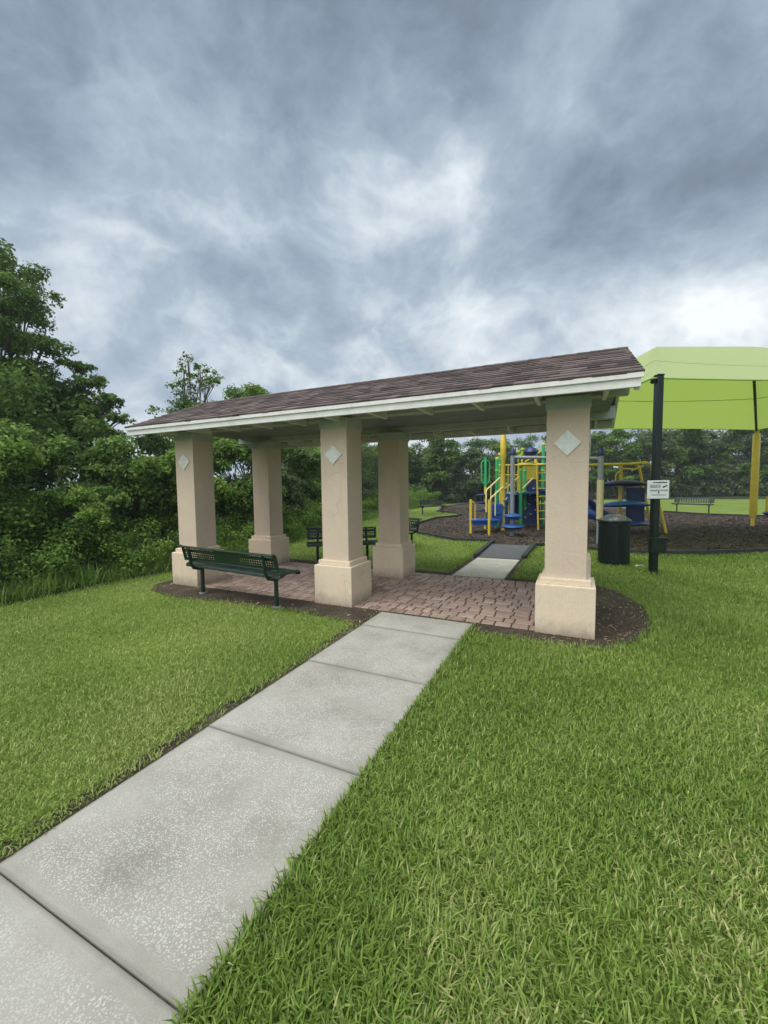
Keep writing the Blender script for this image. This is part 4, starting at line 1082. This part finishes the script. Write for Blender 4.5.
# thicket mass behind the bushes, too tangled to count
g_ = np.random.default_rng(5); C_ = []
edge = [(-4.2, -12), (-4.6, -4), (-4.9, 0), (-4.9, 4), (-5.1, 8), (-6.0, 12), (-6.8, 17), (-7.2, 22), (-6.9, 28), (-5.0, 33), (2, 38), (8, 40.5)]
for (xa, ya), (xb, yb) in zip(edge, edge[1:]):
    L = math.hypot(xb - xa, yb - ya)
    for q in range(int(L * 6)):
        s = g_.random(); hh = 3.15 + .07 * max(0, ya)
        C_.append((xa + (xb - xa) * s - abs(g_.normal()) * 1.1, ya + (yb - ya) * s, hh * g_.uniform(.05, 1.0), g_.uniform(.45, .85), .8, float(np.clip(.35 + g_.normal() * .15, 0, 1))))
for q in range(60):
    C_.append((-6.6 + g_.normal() * .9, g_.uniform(-3.0, 3.2), g_.uniform(2.2, 3.75), g_.uniform(.45, .8), .8, float(np.clip(.4 + g_.normal() * .15, 0, 1))))
V, F, tn = leaves(C_, 185000, .14, 6, shell=.3)
o = arr_mesh('thicket', V, F, tn, M['leafA']); tag(o, 'tangled green thicket filling in behind the bushes on the left', 'thicket', kind='stuff')

# weeds and low vines along the wood edge
def strip_points(edge, w0, w1, n, g_):
    P = []
    Ls = [math.dist(a, b) for a, b in zip(edge, edge[1:])]; tot = sum(Ls)
    for (a, b), L in zip(zip(edge, edge[1:]), Ls):
        k = int(n * L / tot); s = g_.random(k); dx, dy = (b[0] - a[0]) / L, (b[1] - a[1]) / L
        o = g_.uniform(w0, w1, k)
        P.append(np.stack([a[0] + (b[0] - a[0]) * s - dy * o, a[1] + (b[1] - a[1]) * s + dx * o], 1))
    return np.concatenate(P)

def blades(P, H, Wd, tone, g_, lean=.55, z0=0.0):
    n = len(P); a = g_.uniform(0, 2 * math.pi, n); t = np.stack([np.cos(a), np.sin(a), np.zeros(n)], 1)
    a2 = a + math.pi / 2 + g_.normal(size=n) * .3; l = np.stack([np.cos(a2), np.sin(a2), np.zeros(n)], 1)
    ln = np.abs(g_.normal(size=n)) * lean + .12
    B0 = np.concatenate([P, np.full((n, 1), z0)], 1); up = np.array([0, 0, 1.])
    h = H[:, None]; ln = ln[:, None]; wv = Wd[:, None]
    mid = B0 + up * h * .55 / np.sqrt(1 + ln ** 2 * .3) + l * h * ln * .30
    tip = B0 + up * h * (1.0 / np.sqrt(1 + ln ** 2)) + l * h * ln * .95 / np.sqrt(1 + ln ** 2 * .4)
    V = np.stack([B0 - t * wv * .4, B0 + t * wv * .4, mid - t * wv * .5, mid + t * wv * .5, tip], 1).reshape(-1, 3)
    i = np.arange(n) * 5
    F = np.stack([np.stack([i, i + 1, i + 3], 1), np.stack([i, i + 3, i + 2], 1), np.stack([i + 2, i + 3, i + 4], 1)], 1).reshape(-1, 3)
    return V, F, np.repeat(tone, 3)

g_ = np.random.default_rng(8)
edge_near = [(-1.6, -9), (-1.25, -6), (-1.12, -1.8), (-1.02, -0.2), (-0.95, 0.6), (-0.85, 1.9), (-1.25, 5.0), (-1.9, 7.6), (-2.6, 12), (-3.5, 17), (-3.7, 21), (-3.5, 27)]
P = strip_points(edge_near, -.06, 1.3, 42000, g_); n = len(P)
off_h = g_.random(n)
H = g_.uniform(.06, .36, n) * (1 + .5 * np.sin(P[:, 0] * 2.1) * np.sin(P[:, 1] * 1.7)); Wd = g_.uniform(.006, .013, n)
V, F, tn = blades(P, H, Wd, np.clip(.45 + .2 * np.sin(P[:, 1] * 1.3 + P[:, 0]) + g_.normal(size=n) * .2, 0, 1), g_, 1.1)
o = arr_mesh('weeds', V, F, tn, M['weed']); tag(o, 'tall unmown grass and weeds along the foot of the left thicket', 'weeds', kind='stuff')
C_ = []
P = strip_points(edge_near, .12, 1.9, 800, g_)
for x, y in P: C_.append((x, y, g_.uniform(.05, .35) + .75 * g_.random() * min(1, abs(x + .9) / 1.2), g_.uniform(.14, .40), .8, float(np.clip(.5 + g_.normal() * .16, 0, 1))))
V, F, tn = leaves(C_, 110000, .062, 9, shell=.2)
o = arr_mesh('ground_vines', V, F, tn, M['leafB']); tag(o, 'low leafy vines creeping out of the thicket towards the lawn', 'vines', kind='stuff')

# far tree line: three kinds copied along the back of the lawn
def far_proto(seed, hh, mm, pos, label):
    g_ = np.random.default_rng(seed); cl_ = []
    for q in range(11):
        z = hh * g_.uniform(.18, .92); w_ = 2.1 * math.sin(math.pi * min(.95, z / hh * .75 + .2)); a = g_.uniform(0, 6.28); d = w_ * math.sqrt(g_.random()) * .7
        cl_.append((d * math.cos(a), d * math.sin(a), z, g_.uniform(.7, 1.15), .75, float(np.clip(.35 + .2 * z / hh + g_.normal() * .1, 0, 1))))
    return tree('far_tree', pos, hh, (g_.normal() * .2, 0), cl_, 7500, .24, mm, seed + 1, label, 'trees along the far edge of the lawn', trunk_r=.13, k=6, rs=.45, shell=.25)
sites = []
for a, b, hh, kd, lb in [
    (1.0, 31.5, 4.2, 2, 'low distant tree left of the tall one, just right of the back middle column'),
    (4.2, 33.5, 6.0, 0, 'tallest distant tree in the gap between back middle column and play structure'),
    (7.6, 34.5, 4.9, 1, 'distant rounded tree behind the left side of the play structure'),
    (10.6, 36, 4.9, 2, 'distant tree behind the yellow canopy post near the play structure'),
    (13.6, 38, 5.0, 1, 'distant tree directly behind the ladder of the play structure'),
    (16.8, 39, 5.7, 0, 'distant tree hidden partly by the nearest column'),
    (20.2, 40, 6.1, 2, 'distant tree just right of the nearest column, sky glinting through it'),
    (23.2, 40, 6.9, 0, 'dark distant tree behind the trash can and blue pads'),
    (26.4, 41, 7.2, 1, 'distant tree directly behind the white notice board'),
    (29.6, 41, 7.4, 0, 'distant tree behind the bench on the far lawn'),
    (32.8, 42, 7.3, 1, 'distant tree right of the far bench, below the green canopy'),
    (36.0, 42, 7.1, 2, 'distant tree left of the yellow canopy post on the right'),
    (39.4, 42, 7.4, 0, 'distant tree behind the yellow canopy post on the right'),
    (42.8, 42, 7.4, 1, 'distant tree at the right edge of the picture'),
]:
    sites.append((a, b, hh, kd, lb))
protos = {}
for q, (a, b, hh, kd, lb) in enumerate(sites):
    if kd not in protos:
        protos[kd] = (far_proto(400 + kd * 7, 6.0, ['leafA', 'leafC', 'leafA'][kd], S(a, b), lb), 6.0)
        o = protos[kd][0]
    else:
        o = copy_tree(protos[kd][0]); o['label'] = lb
    o.location = S(a, b); o.rotation_euler = (0, 0, q * 1.7); s_ = hh / protos[kd][1]; o.scale = (max(s_, 1.0) * 1.05, max(s_, 1.0) * 1.05, s_)
g_ = np.random.default_rng(15); C_ = []
for q in range(560):
    a = g_.uniform(-8, 62); b = 36 + min(1, max(0, a - 0) / 20) * 8 + abs(g_.normal()) * 2.0 - 1.0; x, y, _ = S(a, b)
    top = 4.3 if a < 17 else 6.5
    C_.append((x, y, top * g_.uniform(.03, 1) ** .9, g_.uniform(.8, 1.5), .8, float(np.clip(.4 + g_.normal() * .15, 0, 1))))
for q in range(240):
    a = g_.uniform(-2, 60); b = 33.5 + min(1, max(0, a) / 20) * 7.4 - (0 if a > 10 else (10 - a) * .25); x, y, _ = S(a, b)
    C_.append((x, y, g_.uniform(.1, 1.3), g_.uniform(.5, .9), .7, float(np.clip(.5 + g_.normal() * .12, 0, 1))))
V, F, tn = leaves(C_, 110000, .30, 16, shell=.3)
o = arr_mesh('distant_woodland', V, F, tn, M['leafC']); tag(o, 'continuous distant wood closing off the far side of the park', 'wood', kind='stuff')

# ------------------------------------------------------------------ lawn grass
g_ = np.random.default_rng(21)
fwd = np.array([math.sin(YAW), math.cos(YAW)])
cell = 0.25
gx, gy = np.meshgrid(np.arange(-5, 30, cell), np.arange(-11, 31, cell)); gx = gx.ravel() + cell / 2; gy = gy.ravel() + cell / 2
dx, dy = gx - CX, gy - CY; dist = np.hypot(dx, dy); cosang = (dx * fwd[0] + dy * fwd[1]) / np.maximum(dist, 1e-6)
vis = ((cosang > math.cos(R(60))) & (dist < 24)) | ((cosang > math.cos(R(88))) & (dist < 13)) | (dist < 4.5)
dens = 13000 * np.minimum(1, (2.6 / np.maximum(dist, .5)) ** 1.55)
cnt = np.where(vis, g_.poisson(dens * cell * cell), 0)
ci = np.repeat(np.arange(len(gx)), cnt)
P = np.stack([gx[ci] + g_.uniform(-cell / 2, cell / 2, len(ci)), gy[ci] + g_.uniform(-cell / 2, cell / 2, len(ci))], 1)
def offpoly(poly, d):
    c = np.mean(np.array(poly), 0); return [tuple(np.array(p) + (np.array(p) - c) / np.linalg.norm(np.array(p) - c) * d) for p in poly]
jit = g_.normal(size=P.shape) * .035
Q = P + jit
keep = ~inside(Q, BED) & ~inside(P, [(3.74, -14), (4.85, -14), (4.87, .02), (3.74, .02)]) & ~inside(P, PATH2) & ~inside(P, RAMP) & ~inside(P, MULCH) & ~inside(P, [(-60, -14)] + WOOD_EDGE + [(60, 110), (-60, 110)])
# bare soil strip along the left edge of the path
keep &= ~((Q[:, 0] > 3.69 + .03 * np.sin(Q[:, 1] * 3)) & (Q[:, 0] < 3.75) & (Q[:, 1] < 0))
keep &= ~(inside(P, [(3.9, 2.2), (4.93, 2.2), (4.93, 4.1), (3.92, 4.1)]))
P = P[keep]; n = len(P); d = np.hypot(P[:, 0] - CX, P[:, 1] - CY)
print('grass blades', n)
left = P[:, 0] < 3.8
H = g_.uniform(.024, .066, n) * np.where(left, .62, 1.0) * (1 + .25 * np.sin(P[:, 0] * 1.9 + 1) * np.sin(P[:, 1] * 2.3))
Wd = np.maximum(g_.uniform(.0042, .0078, n), d * .00110 * g_.uniform(.8, 1.2, n))
patch = .5 + .5 * np.sin(P[:, 0] * 3.1 + 1.3 * np.sin(P[:, 1] * 2.2)) * np.sin(P[:, 1] * 2.7 + 1.1 * np.sin(P[:, 0] * 1.7))
tn = .44 + .22 * (patch - .5) + g_.normal(size=n) * .15
dry = np.zeros(n)
for (cx_, cy_, r_, s_) in ((5.55, -3.15, .22, .6), (6.5, -2.55, .28, .9), (5.75, -3.45, .2, .7), (7.2, -1.2, .35, .6), (8.6, .6, .5, .4), (5.3, -2.2, .4, .25), (2.6, -1.6, .5, .35), (2.9, -2.6, .5, .3), (6.35, -2.9, .22, .6), (1.8, -1.0, .5, .25), (3.4, -3.0, .35, .4)):
    dry += s_ * np.exp(-((P[:, 0] - cx_) ** 2 + (P[:, 1] - cy_) ** 2) / (r_ * r_))
isdry = g_.random(n) < (.018 + .38 * np.minimum(dry, 1))
tn = np.where(isdry, g_.uniform(.76, 1.0, n), np.clip(tn + .1 * dry, .02, .72))
tn = np.where(left, np.minimum(1, tn + .10), tn)
V, F, tf = blades(P, H, Wd, tn, g_, 1.0)
o = arr_mesh('lawn_grass', V, F, tf, M['blade']); tag(o, 'thick green mown lawn grass on both sides of the concrete path', 'grass', kind='stuff')

# dry clippings and bark bits scattered on the bed soil, chips on the mulch
def flakes(poly, bounds, n, size, g_, excl=()):
    P = np.stack([g_.uniform(bounds[0], bounds[1], n), g_.uniform(bounds[2], bounds[3], n)], 1)
    k = inside(P, poly)
    for e in excl: k &= ~inside(P, e)
    P = P[k]; n = len(P); a = g_.uniform(0, 6.28, n); L = size * g_.uniform(.4, 1.4, n); w_ = L * g_.uniform(.12, .4, n)
    t = np.stack([np.cos(a), np.sin(a), g_.normal(size=n) * .25], 1); b = np.stack([-np.sin(a), np.cos(a), g_.normal(size=n) * .25], 1)
    c = np.concatenate([P, g_.uniform(.0, .012, (n, 1))], 1)
    V = np.stack([c - t * L[:, None] / 2 - b * w_[:, None] / 2, c + t * L[:, None] / 2 - b * w_[:, None] / 2, c + t * L[:, None] / 2 + b * w_[:, None] / 2, c - t * L[:, None] / 2 + b * w_[:, None] / 2], 1).reshape(-1, 3)
    i = np.arange(n) * 4
    return V, np.stack([i, i + 1, i + 2, i + 3], 1), g_.random(n)
V, F, tn = flakes(BED, (-.4, 6.8, -.7, 2.6), 34000, .018, g_, [PATIO])
o = arr_mesh('bed_bark_chips', V, F, tn, M['litterchip']); tag(o, 'dark bark chips and soil crumbs in the bed round the pavilion', 'bark chips', kind='stuff')
V, F, tn = flakes(BED, (5.6, 6.8, -.5, 2.6), 900, .03, g_, [PATIO])
V2, F2, tn2 = flakes(BED, (-.4, 5.6, -.7, 2.6), 600, .035, g_, [PATIO])
o = arr_mesh('dry_clippings', np.concatenate([V, V2]), np.concatenate([F, F2 + len(V)]), np.concatenate([tn, tn2]), M['straw']); tag(o, 'straw-coloured dry grass clippings lying on the bed soil', 'clippings', kind='stuff')
V, F, tn = flakes(MULCH, (-3, 16, 4.2, 22), 60000, .08, g_, [RAMP])
o = arr_mesh('mulch_chips', V, F, tn, M['litterchip']); tag(o, 'brown wood chips covering the playground floor', 'wood chips', kind='stuff')

# ------------------------------------------------------------------ air
m = MB(); m.box(-42, -40, -1.2, 75, 62, 9.5)
hm, hn = material('park_haze')
pv = hn.n('ShaderNodeVolumePrincipled', i_Color=(.88, .93, 1.0), i_Density=0.0012); pv.inputs['Anisotropy'].default_value = 0.2
hn.n('ShaderNodeOutputMaterial', i_Volume=pv.outputs[0])
tag(m.build('haze', hm), 'thin damp air softening the distant trees', 'haze', kind='stuff')
scene.cycles.volume_bounces = 0
